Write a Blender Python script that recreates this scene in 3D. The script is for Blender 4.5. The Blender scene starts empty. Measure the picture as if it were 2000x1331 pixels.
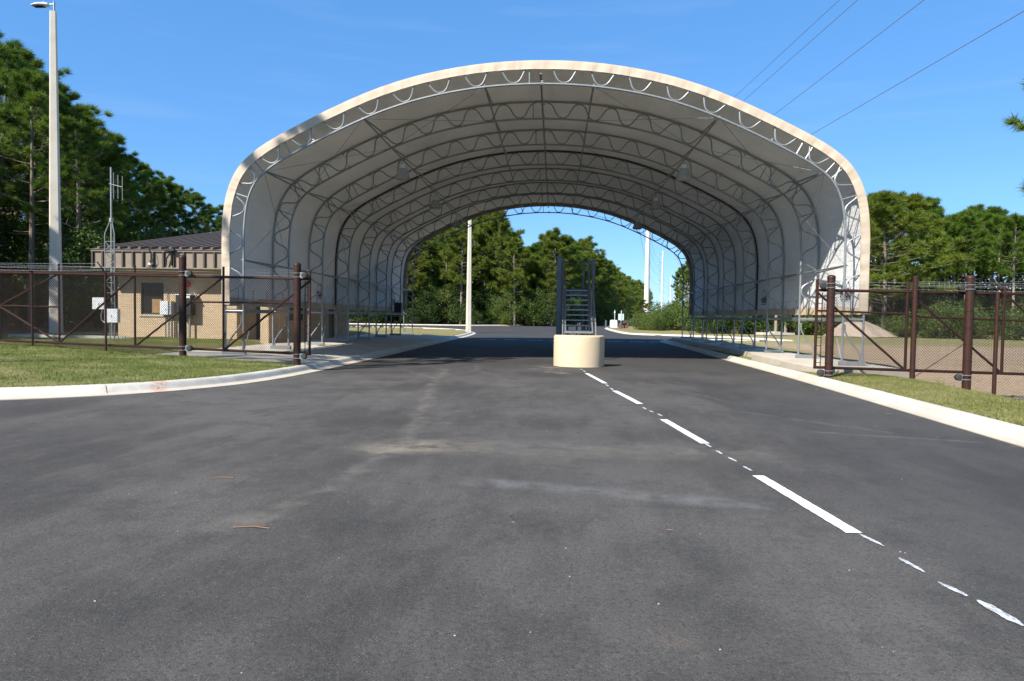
import bpy, math, random
import numpy as np
from mathutils import Vector, Matrix
from mathutils.geometry import delaunay_2d_cdt

scene = bpy.context.scene
COL = scene.collection
rnd = random.Random(11)
R = math.radians

# ------------------------------------------------------------------ camera
cam_d = bpy.data.cameras.new('camera')
cam = bpy.data.objects.new('camera', cam_d)
COL.objects.link(cam)
cam_d.sensor_width = 36.0
cam_d.lens = 24.0
cam_d.clip_end = 6000
cam_d.clip_start = 0.1
right = Vector((0.99796609, 0.01654842, -0.06156165))
down = Vector((0.06210758, -0.03479521, 0.99746275))
# rows of the world -> camera rotation: x right, y down, z forward
Rw = Matrix(((0.99796609, 0.06210758, 0.01436438),
             (0.01654842, -0.03479521, -0.99925745),
             (-0.06156165, 0.99746275, -0.03575222)))
M3 = Matrix((Rw[0], -Rw[1], -Rw[2])).transposed()
cam.matrix_world = Matrix.Translation((0, 0, 1.52)) @ M3.to_4x4()
scene.camera = cam

# ------------------------------------------------------------------ light
SUN = Vector((0.70, 0.93, -1.0)).normalized()        # direction the light travels
elev = math.asin(-SUN.z)
world = bpy.data.worlds.new('World')
scene.world = world
world.use_nodes = True
wn = world.node_tree
for n in list(wn.nodes): wn.nodes.remove(n)
sky = wn.nodes.new('ShaderNodeTexSky')
sky.sky_type = 'NISHITA'
sky.sun_disc = False
sky.sun_elevation = elev
sky.sun_rotation = math.atan2(-SUN.x, -SUN.y)
sky.air_density = 1.0
sky.dust_density = 0.1
sky.ozone_density = 3.0
bg = wn.nodes.new('ShaderNodeBackground')
bg.inputs['Strength'].default_value = 0.088
wo = wn.nodes.new('ShaderNodeOutputWorld')
tint = wn.nodes.new('ShaderNodeMix'); tint.data_type = 'RGBA'; tint.blend_type = 'MULTIPLY'
tint.inputs[0].default_value = 1.0
wn.links.new(sky.outputs[0], tint.inputs[6]); tint.inputs[7].default_value = (0.80, 1.0, 1.18, 1)
deep = wn.nodes.new('ShaderNodeMix'); deep.data_type = 'RGBA'; deep.inputs[0].default_value = 0.5
wn.links.new(tint.outputs[2], deep.inputs[6]); deep.inputs[7].default_value = (0.55, 2.25, 5.4, 1)
# thin high cirrus streaks, only a trace
wtc = wn.nodes.new('ShaderNodeTexCoord'); wmp = wn.nodes.new('ShaderNodeMapping'); wmp.inputs[3].default_value = (2.0, 2.0, 22.0)
wno = wn.nodes.new('ShaderNodeTexNoise'); wno.inputs['Scale'].default_value = 2.2; wno.inputs['Detail'].default_value = 6
wmr = wn.nodes.new('ShaderNodeMapRange'); wmr.inputs[1].default_value = 0.52; wmr.inputs[2].default_value = 0.8; wmr.inputs[3].default_value = 0.0; wmr.inputs[4].default_value = 0.10
wn.links.new(wtc.outputs['Generated'], wmp.inputs[0]); wn.links.new(wmp.outputs[0], wno.inputs['Vector']); wn.links.new(wno.outputs[0], wmr.inputs[0])
cir = wn.nodes.new('ShaderNodeMix'); cir.data_type = 'RGBA'
wn.links.new(wmr.outputs[0], cir.inputs[0]); wn.links.new(deep.outputs[2], cir.inputs[6]); cir.inputs[7].default_value = (3.4, 4.4, 5.4, 1)
wn.links.new(cir.outputs[2], bg.inputs[0])
wn.links.new(bg.outputs[0], wo.inputs[0])
sd = bpy.data.lights.new('sun', 'SUN')
sd.energy = 5.0
sd.angle = R(0.55)
sd.color = (1.0, 0.94, 0.84)
sun = bpy.data.objects.new('sun', sd)
COL.objects.link(sun)
sun.rotation_euler = SUN.to_track_quat('-Z', 'Y').to_euler()
sun.location = (-40, -25, 40)

scene.view_settings.view_transform = 'Standard'
scene.view_settings.look = 'None'
scene.view_settings.gamma = 1.0
scene.view_settings.use_curve_mapping = False
scene.view_settings.exposure = 1.0
scene.render.engine = 'CYCLES'
scene.cycles.max_bounces = 6
scene.cycles.transparent_max_bounces = 6
scene.cycles.use_denoising = True

# ------------------------------------------------------------------ material helper
class G:
    def __init__(s, name):
        s.mat = bpy.data.materials.new(name)
        s.mat.use_nodes = True
        s.t = s.mat.node_tree
        s.b = s.t.nodes['Principled BSDF']
        s.out = s.t.nodes['Material Output']
        s.tc = s.t.nodes.new('ShaderNodeTexCoord')
        s.obj = s.tc.outputs['Object']
        g = s.t.nodes.new('ShaderNodeNewGeometry')
        s.pos = g.outputs['Position']
    def put(s, sock, v):
        if isinstance(v, bpy.types.NodeSocket): s.t.links.new(v, sock)
        else: sock.default_value = v
    def m(s, op, a, b=0.0, c=None, clamp=False):
        n = s.t.nodes.new('ShaderNodeMath'); n.operation = op; n.use_clamp = clamp
        s.put(n.inputs[0], a); s.put(n.inputs[1], b)
        if c is not None: s.put(n.inputs[2], c)
        return n.outputs[0]
    def mr(s, v, a, b, c=0.0, d=1.0):
        n = s.t.nodes.new('ShaderNodeMapRange'); n.interpolation_type = 'SMOOTHSTEP'
        s.put(n.inputs[0], v); n.inputs[1].default_value = a; n.inputs[2].default_value = b
        n.inputs[3].default_value = c; n.inputs[4].default_value = d
        return n.outputs[0]
    def noise(s, vec, scale, detail=4.0, rough=0.55, col=False):
        n = s.t.nodes.new('ShaderNodeTexNoise')
        s.put(n.inputs['Vector'], vec); n.inputs['Scale'].default_value = scale
        n.inputs['Detail'].default_value = detail; n.inputs['Roughness'].default_value = rough
        return n.outputs[1 if col else 0]
    def mapping(s, vec, scale=(1, 1, 1), rot=(0, 0, 0), loc=(0, 0, 0)):
        n = s.t.nodes.new('ShaderNodeMapping')
        s.put(n.inputs[0], vec); n.inputs[3].default_value = scale
        n.inputs[2].default_value = rot; n.inputs[1].default_value = loc
        return n.outputs[0]
    def sep(s, vec):
        n = s.t.nodes.new('ShaderNodeSeparateXYZ'); s.put(n.inputs[0], vec); return n.outputs
    def mix(s, f, a, b):
        n = s.t.nodes.new('ShaderNodeMix'); n.data_type = 'RGBA'
        s.put(n.inputs[0], f)
        s.put(n.inputs[6], a if isinstance(a, bpy.types.NodeSocket) else tuple(a) + (1,))
        s.put(n.inputs[7], b if isinstance(b, bpy.types.NodeSocket) else tuple(b) + (1,))
        return n.outputs[2]
    def bump(s, h, strength, dist=0.01):
        n = s.t.nodes.new('ShaderNodeBump')
        n.inputs['Strength'].default_value = strength; n.inputs['Distance'].default_value = dist
        s.put(n.inputs['Height'], h); s.t.links.new(n.outputs[0], s.b.inputs['Normal'])
    def seg(s, x, y, a, b, w0, w1):
        """1 near the segment a-b on the ground, falling to 0 between w0 and w1."""
        dx, dy = b[0] - a[0], b[1] - a[1]; L2 = dx * dx + dy * dy
        px = s.m('SUBTRACT', x, a[0]); py = s.m('SUBTRACT', y, a[1])
        t = s.m('ADD', s.m('MULTIPLY', px, dx / L2), s.m('MULTIPLY', py, dy / L2), clamp=True)
        ex = s.m('SUBTRACT', px, s.m('MULTIPLY', t, dx)); ey = s.m('SUBTRACT', py, s.m('MULTIPLY', t, dy))
        d = s.m('SQRT', s.m('ADD', s.m('MULTIPLY', ex, ex), s.m('MULTIPLY', ey, ey)))
        return s.mr(d, w0, w1, 1.0, 0.0)
    def done(s, color=None, rough=0.6, metal=0.0, spec=None):
        if color is not None:
            s.put(s.b.inputs['Base Color'], color if isinstance(color, bpy.types.NodeSocket) else tuple(color) + (1,))
        s.put(s.b.inputs['Roughness'], rough)
        s.b.inputs['Metallic'].default_value = metal
        if spec is not None: s.b.inputs['Specular IOR Level'].default_value = spec
        return s.mat

def simple(name, c1, c2, scale=6.0, rough=0.6, metal=0.0, bump=0.0, bscale=60.0, spec=None, detail=5.0, stretch=None):
    g = G(name)
    v = g.mapping(g.obj, stretch) if stretch else g.obj
    f = g.mr(g.noise(v, scale, detail), 0.3, 0.7)
    if bump: g.bump(g.noise(v, bscale, 3), bump)
    return g.done(g.mix(f, c1, c2), rough, metal, spec)

def asphalt_mat():
    g = G('asphalt')
    p = g.obj
    x, y, z = g.sep(p)
    big = g.noise(p, 0.22, 6, 0.62)
    mid = g.noise(g.mapping(p, (1.0, 0.30, 1.0), (0, 0, R(-35))), 0.8, 7, 0.7)
    blot = g.noise(p, 1.7, 7, 0.72)
    fine = g.noise(p, 130, 3, 0.75)
    grit = g.noise(p, 34, 5, 0.8)
    vor = g.t.nodes.new('ShaderNodeTexVoronoi'); g.put(vor.inputs['Vector'], p); vor.inputs['Scale'].default_value = 125
    vc = g.sep(vor.outputs['Color'])[0]
    stone = g.m('MULTIPLY', g.m('MULTIPLY', g.m('GREATER_THAN', vc, 0.70), g.mr(vor.outputs['Distance'], 0.6, 0.2)), g.mr(g.noise(p, 9, 4, 0.7), 0.35, 0.65))
    hole = g.m('MULTIPLY', g.m('LESS_THAN', vc, 0.28), g.mr(vor.outputs['Distance'], 0.6, 0.2))
    c = g.mix(g.mr(big, 0.36, 0.64), (0.044, 0.040, 0.036), (0.090, 0.083, 0.075))
    c = g.mix(g.m('MULTIPLY', g.mr(mid, 0.42, 0.66), 0.65), c, (0.115, 0.106, 0.095))
    c = g.mix(g.m('MULTIPLY', g.mr(blot, 0.52, 0.36), 0.45), c, (0.036, 0.034, 0.032))
    c = g.mix(g.m('MULTIPLY', g.mr(fine, 0.5, 0.72), 0.5), c, (0.15, 0.145, 0.137))
    c = g.mix(g.m('MULTIPLY', stone, 0.6), c, (0.20, 0.19, 0.175))
    c = g.mix(g.m('MULTIPLY', hole, 0.6), c, (0.022, 0.021, 0.020))
    c = g.mix(g.m('MULTIPLY', g.mr(grit, 0.50, 0.36), 0.65), c, (0.026, 0.025, 0.024))
    # newer, smoother mat on the right lane; canopy shade painted in towards the shelter
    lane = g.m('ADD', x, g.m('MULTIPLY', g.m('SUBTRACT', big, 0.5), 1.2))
    fresh_and_shade = g.m('MAXIMUM', g.m('MULTIPLY', g.mr(lane, 2.3, 3.4), 0.45), g.m('MULTIPLY', g.mr(g.m('ADD', y, g.m('MULTIPLY', g.m('SUBTRACT', blot, 0.5), 5.0)), 15.0, 26.0), 0.75))
    c = g.mix(fresh_and_shade, c, (0.038, 0.037, 0.037))
    # dust left by traffic: a bent ridge, a broad tan band, one pale scraped strip, skid arcs
    wob = g.noise(p, 2.2, 3)
    wx = g.m('ADD', x, g.m('MULTIPLY', g.m('SUBTRACT', wob, 0.5), 0.5))
    pts = [(-2.3, 4.6), (-1.93, 5.75), (-1.9, 6.93), (-1.77, 7.86), (-1.95, 9.75), (-2.33, 12.8), (-2.84, 16.1), (-3.3, 20.9)]
    dust = None
    for a, b in zip(pts, pts[1:]):
        k = g.seg(wx, y, a, b, 0.01, 0.20)
        dust = k if dust is None else g.m('MAXIMUM', dust, k)
    dn = g.mr(g.noise(p, 3.0, 5, 0.7), 0.3, 0.75)
    c = g.mix(g.m('MULTIPLY', g.m('MULTIPLY', dust, dn), 0.62), c, (0.17, 0.15, 0.125))
    band = g.seg(x, y, (-1.9, 7.7), (2.2, 7.95), 0.1, 0.75)
    c = g.mix(g.m('MULTIPLY', g.m('MULTIPLY', band, dn), 0.6), c, (0.16, 0.14, 0.115))
    core = g.seg(x, y, (-1.85, 7.6), (-1.35, 7.85), 0.05, 0.55)
    c = g.mix(g.m('MULTIPLY', g.m('MULTIPLY', core, dn), 0.7), c, (0.25, 0.21, 0.155))
    strip = g.seg(wx, y, (-0.75, 6.2), (1.7, 5.65), 0.04, 0.24)
    c = g.mix(g.m('MULTIPLY', g.m('MULTIPLY', strip, dn), 0.62), c, (0.17, 0.17, 0.17))
    for a, b in [((-2.6, 23.1), (-2.35, 20.6)), ((-2.35, 20.6), (-1.4, 17.9)), ((-4.6, 20.5), (-3.0, 17.0)), ((2.2, 19.4), (6.0, 19.6)),
                 ((2.9, 11.6), (4.6, 9.6)), ((3.2, 9.6), (5.4, 9.0)), ((-5.6, 16.2), (-3.4, 15.3)), ((-4.8, 12.4), (-2.9, 12.9)), ((2.0, 17.5), (3.2, 13.0))]:
        k = g.seg(wx, y, a, b, 0.01, 0.1)
        c = g.mix(g.m('MULTIPLY', g.m('MULTIPLY', k, dn), 0.4), c, (0.18, 0.17, 0.155))
    crumbs = g.m('MAXIMUM', g.seg(x, y, (-0.5, 23.4), (-0.2, 21.6), 0.1, 0.9), g.seg(x, y, (-0.2, 21.4), (0.2, 20.0), 0.05, 0.5))
    c = g.mix(g.m('MULTIPLY', g.m('MULTIPLY', crumbs, g.mr(blot, 0.48, 0.62)), 0.6), c, (0.24, 0.22, 0.19))
    rust = g.m('MAXIMUM', g.seg(x, y, (-4.6, 13.9), (-3.8, 14.1), 0.02, 0.25), g.seg(x, y, (0.55, 3.25), (0.62, 3.2), 0.02, 0.12))
    c = g.mix(g.m('MULTIPLY', g.m('MULTIPLY', rust, dn), 0.35), c, (0.2, 0.13, 0.09))
    h = g.m('ADD', g.m('MULTIPLY', fine, 0.6), grit)
    g.bump(h, 0.75, 0.012)
    return g.done(c, g.mr(grit, 0.3, 0.7, 0.75, 0.95), spec=0.25)

def ground_mat():
    g = G('grass_ground')
    p = g.obj
    x, y, z = g.sep(p)
    n1 = g.noise(p, 0.5, 6, 0.62); n2 = g.noise(p, 6, 5, 0.7); n3 = g.noise(p, 60, 3, 0.7)
    green = g.mix(g.mr(n2, 0.3, 0.7), (0.115, 0.125, 0.035), (0.215, 0.205, 0.085))
    dry = g.mix(g.mr(n3, 0.3, 0.7), (0.20, 0.165, 0.075), (0.30, 0.255, 0.13))
    far = g.mr(y, 22, 60)
    c = g.mix(g.m('ADD', g.m('MULTIPLY', far, 0.35), g.m('MULTIPLY', g.mr(n1, 0.42, 0.62), 0.5)), green, dry)
    # bare sand lot to the right beyond the fence
    e = g.m('MULTIPLY', g.m('SUBTRACT', n1, 0.5), 9.0)
    yy = g.m('ADD', y, e); xx = g.m('ADD', x, g.m('MULTIPLY', e, 0.35))
    lot = g.m('MULTIPLY', g.mr(yy, 17.4, 19.2), g.mr(yy, 56, 47))
    edge = g.m('SUBTRACT', xx, g.m('MULTIPLY', g.mr(yy, 24, 40), 5.0))
    lot = g.m('MULTIPLY', lot, g.mr(edge, 8.2, 10.6))
    dirt = g.mix(g.mr(n2, 0.3, 0.7), (0.27, 0.19, 0.12), (0.37, 0.275, 0.19))
    c = g.mix(g.m('MULTIPLY', g.m('MULTIPLY', lot, g.mr(n2, 0.2, 0.45)), g.mr(g.noise(p, 0.35, 6, 0.7), 0.33, 0.47)), c, dirt)
    # worn soil under the gate posts and in the lawn
    worn = g.mr(g.noise(g.mapping(p, (0.6, 1.6, 1)), 1.1, 5, 0.65), 0.54, 0.68)
    c = g.mix(g.m('MULTIPLY', worn, 0.75), c, (0.22, 0.165, 0.10))
    for a, b in (((-7.3, 18.8), (-7.0, 18.7)), ((7.1, 18.2), (6.9, 17.9)), ((-10.9, 18.9), (-10.6, 19.0))):
        c = g.mix(g.m('MULTIPLY', g.seg(x, y, a, b, 0.2, 0.75), 0.85), c, (0.27, 0.19, 0.12))
    # leaf litter below the woods
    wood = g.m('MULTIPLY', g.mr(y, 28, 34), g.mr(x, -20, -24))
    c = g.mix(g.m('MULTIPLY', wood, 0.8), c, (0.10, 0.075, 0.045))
    g.bump(g.m('ADD', n3, n2), 0.8, 0.03)
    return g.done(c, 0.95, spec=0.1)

def concrete_mat(name, base, dark, stain=(0.36, 0.26, 0.17), st=0.35):
    g = G(name)
    p = g.obj
    a = g.noise(p, 0.8, 6, 0.65); b = g.noise(p, 14, 5, 0.7); f = g.noise(p, 120, 2)
    c = g.mix(g.mr(a, 0.35, 0.7), base, dark)
    c = g.mix(g.m('MULTIPLY', g.mr(b, 0.52, 0.75), st), c, stain)
    g.bump(g.m('ADD', g.m('MULTIPLY', f, 0.5), b), 0.3, 0.006)
    return g.done(c, 0.85, spec=0.25)

def kerb_mat():
    g = G('kerb_concrete')
    p = g.obj
    x, y, z = g.sep(p)
    a = g.noise(p, 1.1, 6, 0.65); b = g.noise(p, 16, 5, 0.7)
    c = g.mix(g.mr(a, 0.35, 0.7), (0.53, 0.495, 0.43), (0.42, 0.385, 0.325))
    c = g.mix(g.m('MULTIPLY', g.mr(b, 0.5, 0.75), 0.35), c, (0.42, 0.33, 0.22))
    gr = g.mr(g.noise(g.mapping(p, (1, 1, 3)), 3.2, 7, 0.75), 0.52, 0.72)
    c = g.mix(g.m('MULTIPLY', gr, 0.55), c, (0.27, 0.24, 0.20))
    low = g.mr(g.m('ADD', g.m('SUBTRACT', z, g.mr(y, 11.0, 26.0, 0.0, -0.2)), g.m('MULTIPLY', g.m('SUBTRACT', a, 0.5), 0.08)), 0.05, 0.015)
    c = g.mix(g.m('MULTIPLY', low, 0.3), c, (0.42, 0.31, 0.20))
    rust = g.seg(x, y, (-7.72, 12.9), (-7.38, 12.35), 0.03, 0.22)
    c = g.mix(g.m('MULTIPLY', g.m('MULTIPLY', rust, g.mr(b, 0.35, 0.6)), 0.8), c, (0.42, 0.19, 0.11))
    g.bump(b, 0.25, 0.006)
    return g.done(c, 0.85, spec=0.25)

def leaf_mat(name, c1, c2, c3, trans=0.3, rough=0.55):
    g = G(name)
    oi = g.t.nodes.new('ShaderNodeObjectInfo')
    n1 = g.noise(g.pos, 0.55, 3, 0.6); n2 = g.noise(g.pos, 2.6, 3, 0.6)
    c = g.mix(g.mr(n1, 0.35, 0.65), c1, c2)
    c = g.mix(g.m('MULTIPLY', g.mr(n2, 0.5, 0.75), 0.7), c, c3)
    c = g.mix(g.m('MULTIPLY', oi.outputs['Random'], 0.35), c, c1)
    g.done(c, rough, spec=0.3)
    tr = g.t.nodes.new('ShaderNodeBsdfTranslucent')
    g.t.links.new(c, tr.inputs['Color'])
    mx = g.t.nodes.new('ShaderNodeMixShader'); mx.inputs[0].default_value = trans
    g.t.links.new(g.b.outputs[0], mx.inputs[1]); g.t.links.new(tr.outputs[0], mx.inputs[2])
    g.t.links.new(mx.outputs[0], g.out.inputs[0])
    return g.mat

def fabric_mat(name, c1, c2, trans=0.08, wr=0.75):
    g = G(name)
    n1 = g.noise(g.mapping(g.obj, (1, 0.5, 1)), 0.7, 4, 0.6)
    n2 = g.noise(g.mapping(g.obj, (3, 0.4, 3)), 2.2, 4, 0.6)
    c = g.mix(g.mr(n1, 0.3, 0.7), c1, c2)
    g.bump(g.m('ADD', n2, g.m('MULTIPLY', g.noise(g.mapping(g.obj, (1.2, 2.6, 1.2), (R(25), R(30), R(40))), 1.6, 4, 0.6), 0.8)), wr, 0.05)
    g.done(c, 0.6, spec=0.3)
    if trans:
        tr = g.t.nodes.new('ShaderNodeBsdfTranslucent'); g.t.links.new(c, tr.inputs['Color'])
        mx = g.t.nodes.new('ShaderNodeMixShader'); mx.inputs[0].default_value = trans
        g.t.links.new(g.b.outputs[0], mx.inputs[1]); g.t.links.new(tr.outputs[0], mx.inputs[2])
        g.t.links.new(mx.outputs[0], g.out.inputs[0])
    return g.mat

def brick_mat():
    g = G('tan_block')
    p = g.mapping(g.obj, (1, 1, 1))
    x, y, z = g.sep(g.obj)
    cmb = g.t.nodes.new('ShaderNodeCombineXYZ')
    g.put(cmb.inputs[0], g.m('ADD', x, y)); g.put(cmb.inputs[1], z)
    b = g.t.nodes.new('ShaderNodeTexBrick')
    g.put(b.inputs['Vector'], cmb.outputs[0])
    b.inputs['Scale'].default_value = 1.0
    b.inputs['Brick Width'].default_value = 0.40; b.inputs['Row Height'].default_value = 0.10
    b.inputs['Mortar Size'].default_value = 0.008
    b.inputs['Color1'].default_value = (0.52, 0.40, 0.27, 1); b.inputs['Color2'].default_value = (0.45, 0.34, 0.225, 1)
    b.inputs['Mortar'].default_value = (0.38, 0.31, 0.22, 1)
    n = g.noise(g.obj, 9, 5, 0.7)
    c = g.mix(g.m('MULTIPLY', g.mr(n, 0.4, 0.75), 0.35), b.outputs[0], (0.36, 0.25, 0.14))
    g.bump(g.m('ADD', g.m('MULTIPLY', b.outputs[1], -1.0), g.m('MULTIPLY', n, 0.6)), 0.6, 0.02)
    return g.done(c, 0.9, spec=0.2)

def galv_mat(name, a, b, metal=0.35):
    g = G(name)
    v = g.t.nodes.new('ShaderNodeTexVoronoi'); g.put(v.inputs['Vector'], g.obj); v.inputs['Scale'].default_value = 22
    n = g.noise(g.obj, 3, 5)
    f = g.m('ADD', g.m('MULTIPLY', v.outputs['Distance'], 0.6), g.m('MULTIPLY', n, 0.5))
    return g.done(g.mix(g.mr(f, 0.3, 0.75), a, b), g.mr(n, 0.3, 0.7, 0.38, 0.55), metal)

M = {}
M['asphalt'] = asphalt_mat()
M['ground'] = ground_mat()
M['kerb'] = kerb_mat()
M['slab'] = concrete_mat('slab_concrete', (0.47, 0.43, 0.36), (0.38, 0.34, 0.28))
M['pad'] = concrete_mat('pad_concrete', (0.40, 0.40, 0.38), (0.32, 0.32, 0.30))
M['pole_c'] = concrete_mat('pole_concrete', (0.56, 0.52, 0.44), (0.48, 0.44, 0.37), st=0.2)
M['barrier'] = concrete_mat('tan_render', (0.56, 0.445, 0.30), (0.50, 0.40, 0.26), (0.5, 0.38, 0.24), 0.2)
M['paint'] = simple('white_road_paint', (0.74, 0.74, 0.72), (0.58, 0.58, 0.56), 30, 0.75, bump=0.4, bscale=90)
g_ = G('thin_road_paint')
nn = g_.noise(g_.mapping(g_.obj, (1, 0.35, 1), (0, 0, R(8))), 48, 5, 0.75)
M['spray'] = g_.done(g_.mix(g_.mr(nn, 0.36, 0.58), (0.22, 0.22, 0.23), (0.50, 0.52, 0.55)), 0.8)
M['galv'] = galv_mat('galvanised_steel', (0.30, 0.315, 0.32), (0.21, 0.22, 0.225), 0.5)
M['galvtread'] = galv_mat('galvanised_tread', (0.42, 0.45, 0.47), (0.32, 0.35, 0.37), 0.1)
M['brown'] = simple('brown_paint', (0.042, 0.017, 0.011), (0.028, 0.012, 0.009), 10, 0.5, bump=0.08, bscale=40, spec=0.25)
M['mesh_wire'] = simple('brown_wire_coating', (0.026, 0.014, 0.010), (0.020, 0.011, 0.008), 10, 0.5)
M['barb'] = simple('barbed_wire_steel', (0.45, 0.45, 0.44), (0.3, 0.3, 0.3), 10, 0.4, 0.6)
M['fab_in'] = fabric_mat('white_fabric', (0.72, 0.73, 0.73), (0.64, 0.65, 0.65), 0.17)
M['fab_out'] = fabric_mat('tan_fabric', (0.55, 0.47, 0.37), (0.50, 0.43, 0.335), 0.2)
M['trim'] = fabric_mat('tan_hem', (0.47, 0.385, 0.295), (0.45, 0.365, 0.28), 0.0, 0.08)
M['skirt'] = fabric_mat('tan_skirt', (0.50, 0.38, 0.26), (0.42, 0.32, 0.22), 0.03)
M['lace'] = simple('black_rope', (0.02, 0.018, 0.015), (0.035, 0.028, 0.02), 20, 0.8)
M['brick'] = brick_mat()
M['roof'] = simple('brown_metal_roof', (0.125, 0.098, 0.080), (0.105, 0.083, 0.068), 2, 0.55, 0.0, spec=0.25)
M['fascia'] = simple('taupe_metal', (0.20, 0.158, 0.118), (0.18, 0.14, 0.105), 3, 0.5, 0.0)
M['fascia_dark'] = simple('dark_brown_metal', (0.055, 0.043, 0.036), (0.045, 0.035, 0.03), 3, 0.5)
M['glass'] = simple('dark_window_glass', (0.012, 0.012, 0.013), (0.018, 0.017, 0.016), 1.5, 0.12, spec=0.25)
M['boxgrey'] = simple('light_grey_enamel', (0.62, 0.64, 0.65), (0.52, 0.54, 0.56), 5, 0.45, bump=0.03)
M['black'] = simple('black_enamel', (0.018, 0.018, 0.02), (0.028, 0.028, 0.03), 6, 0.4)
M['rubber'] = simple('black_rubber', (0.02, 0.02, 0.02), (0.03, 0.03, 0.03), 9, 0.8)
M['red'] = simple('red_enamel', (0.55, 0.02, 0.02), (0.42, 0.02, 0.02), 6, 0.35)
M['yellow'] = simple('yellow_sticker', (0.80, 0.62, 0.03), (0.72, 0.54, 0.03), 6, 0.5)
M['bark'] = simple('pine_bark', (0.115, 0.085, 0.065), (0.21, 0.175, 0.145), 5, 0.9, bump=0.8, bscale=22, stretch=(1, 1, 0.25))
M['barkgrey'] = simple('pale_bark', (0.26, 0.22, 0.18), (0.17, 0.14, 0.115), 5, 0.9, bump=0.6, bscale=22, stretch=(1, 1, 0.25))
M['needle'] = leaf_mat('pine_needles', (0.065, 0.130, 0.015), (0.125, 0.200, 0.022), (0.24, 0.255, 0.040), 0.44)
M['needle2'] = leaf_mat('yellowing_pine_needles', (0.095, 0.145, 0.016), (0.170, 0.215, 0.024), (0.29, 0.245, 0.048), 0.44)
M['leaf'] = leaf_mat('oak_leaves', (0.045, 0.090, 0.016), (0.080, 0.135, 0.022), (0.14, 0.17, 0.035), 0.33)
M['leafdark'] = leaf_mat('dark_leaves', (0.022, 0.048, 0.010), (0.045, 0.080, 0.014), (0.08, 0.11, 0.022), 0.25)
M['shrub'] = leaf_mat('shrub_leaves', (0.060, 0.105, 0.018), (0.115, 0.160, 0.030), (0.21, 0.19, 0.055), 0.33)
M['blade'] = leaf_mat('grass_blades', (0.105, 0.155, 0.028), (0.20, 0.235, 0.060), (0.36, 0.31, 0.14), 0.38, 0.7)
M['sand'] = simple('pale_sand', (0.36, 0.29, 0.22), (0.30, 0.235, 0.175), 2, 0.95, bump=0.6, bscale=7)
M['whitepole'] = simple('white_spun_concrete', (0.62, 0.62, 0.61), (0.50, 0.50, 0.49), 1.2, 0.7)
M['wirelead'] = simple('grey_conductor', (0.16, 0.17, 0.19), (0.2, 0.2, 0.22), 3, 0.5, 0.4)
M['signback'] = simple('pale_green_metal', (0.50, 0.60, 0.58), (0.44, 0.54, 0.52), 3, 0.45, 0.2)
M['redbrown'] = simple('red_brown_metal', (0.18, 0.055, 0.035), (0.14, 0.045, 0.03), 3, 0.55)
M['acrylic'] = simple('cloudy_acrylic', (0.36, 0.37, 0.38), (0.30, 0.31, 0.32), 4, 0.25)
M['steeldark'] = galv_mat('weathered_steel', (0.11, 0.13, 0.15), (0.07, 0.09, 0.105), 0.25)
M['twig'] = simple('dry_twig', (0.17, 0.10, 0.06), (0.23, 0.145, 0.085), 9, 0.9)
M['mark'] = simple('black_print', (0.02, 0.02, 0.02), (0.03, 0.03, 0.03), 9, 0.7)
M['scuff'] = simple('worn_white_paint', (0.35, 0.40, 0.42), (0.2, 0.24, 0.27), 30, 0.8)
M['pane_reflection'] = simple('tan_reflection', (0.30, 0.19, 0.08), (0.24, 0.15, 0.06), 3, 0.8)  # flat colour standing in for a tan reflection in the glass

# ------------------------------------------------------------------ object helpers
def tag(o, label=None, cat=None, group=None, kind=None):
    if label: o['label'] = label
    if cat: o['category'] = cat
    if group: o['group'] = group
    if kind: o['kind'] = kind
    return o

def thing(name, label, cat, loc=(0, 0, 0), rz=0.0, group=None):
    o = bpy.data.objects.new(name, None)
    o.empty_display_size = 0.3
    COL.objects.link(o)
    o.location = loc; o.rotation_euler = (0, 0, rz)
    return tag(o, label, cat, group)

def link(name, me, parent=None, loc=None):
    o = bpy.data.objects.new(name, me)
    COL.objects.link(o)
    if parent is not None: o.parent = parent
    if loc is not None: o.location = loc
    return o

def dup(root, loc=None, label=None, rz=None, scale=None):
    r = root.copy(); COL.objects.link(r)
    if loc is not None: r.location = loc
    if rz is not None: r.rotation_euler = (0, 0, rz)
    if scale is not None: r.scale = scale
    if label: r['label'] = label
    for ch in root.children:
        c = ch.copy(); COL.objects.link(c); c.parent = r
        for g2 in ch.children:
            d = g2.copy(); COL.objects.link(d); d.parent = c
    return r

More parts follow.
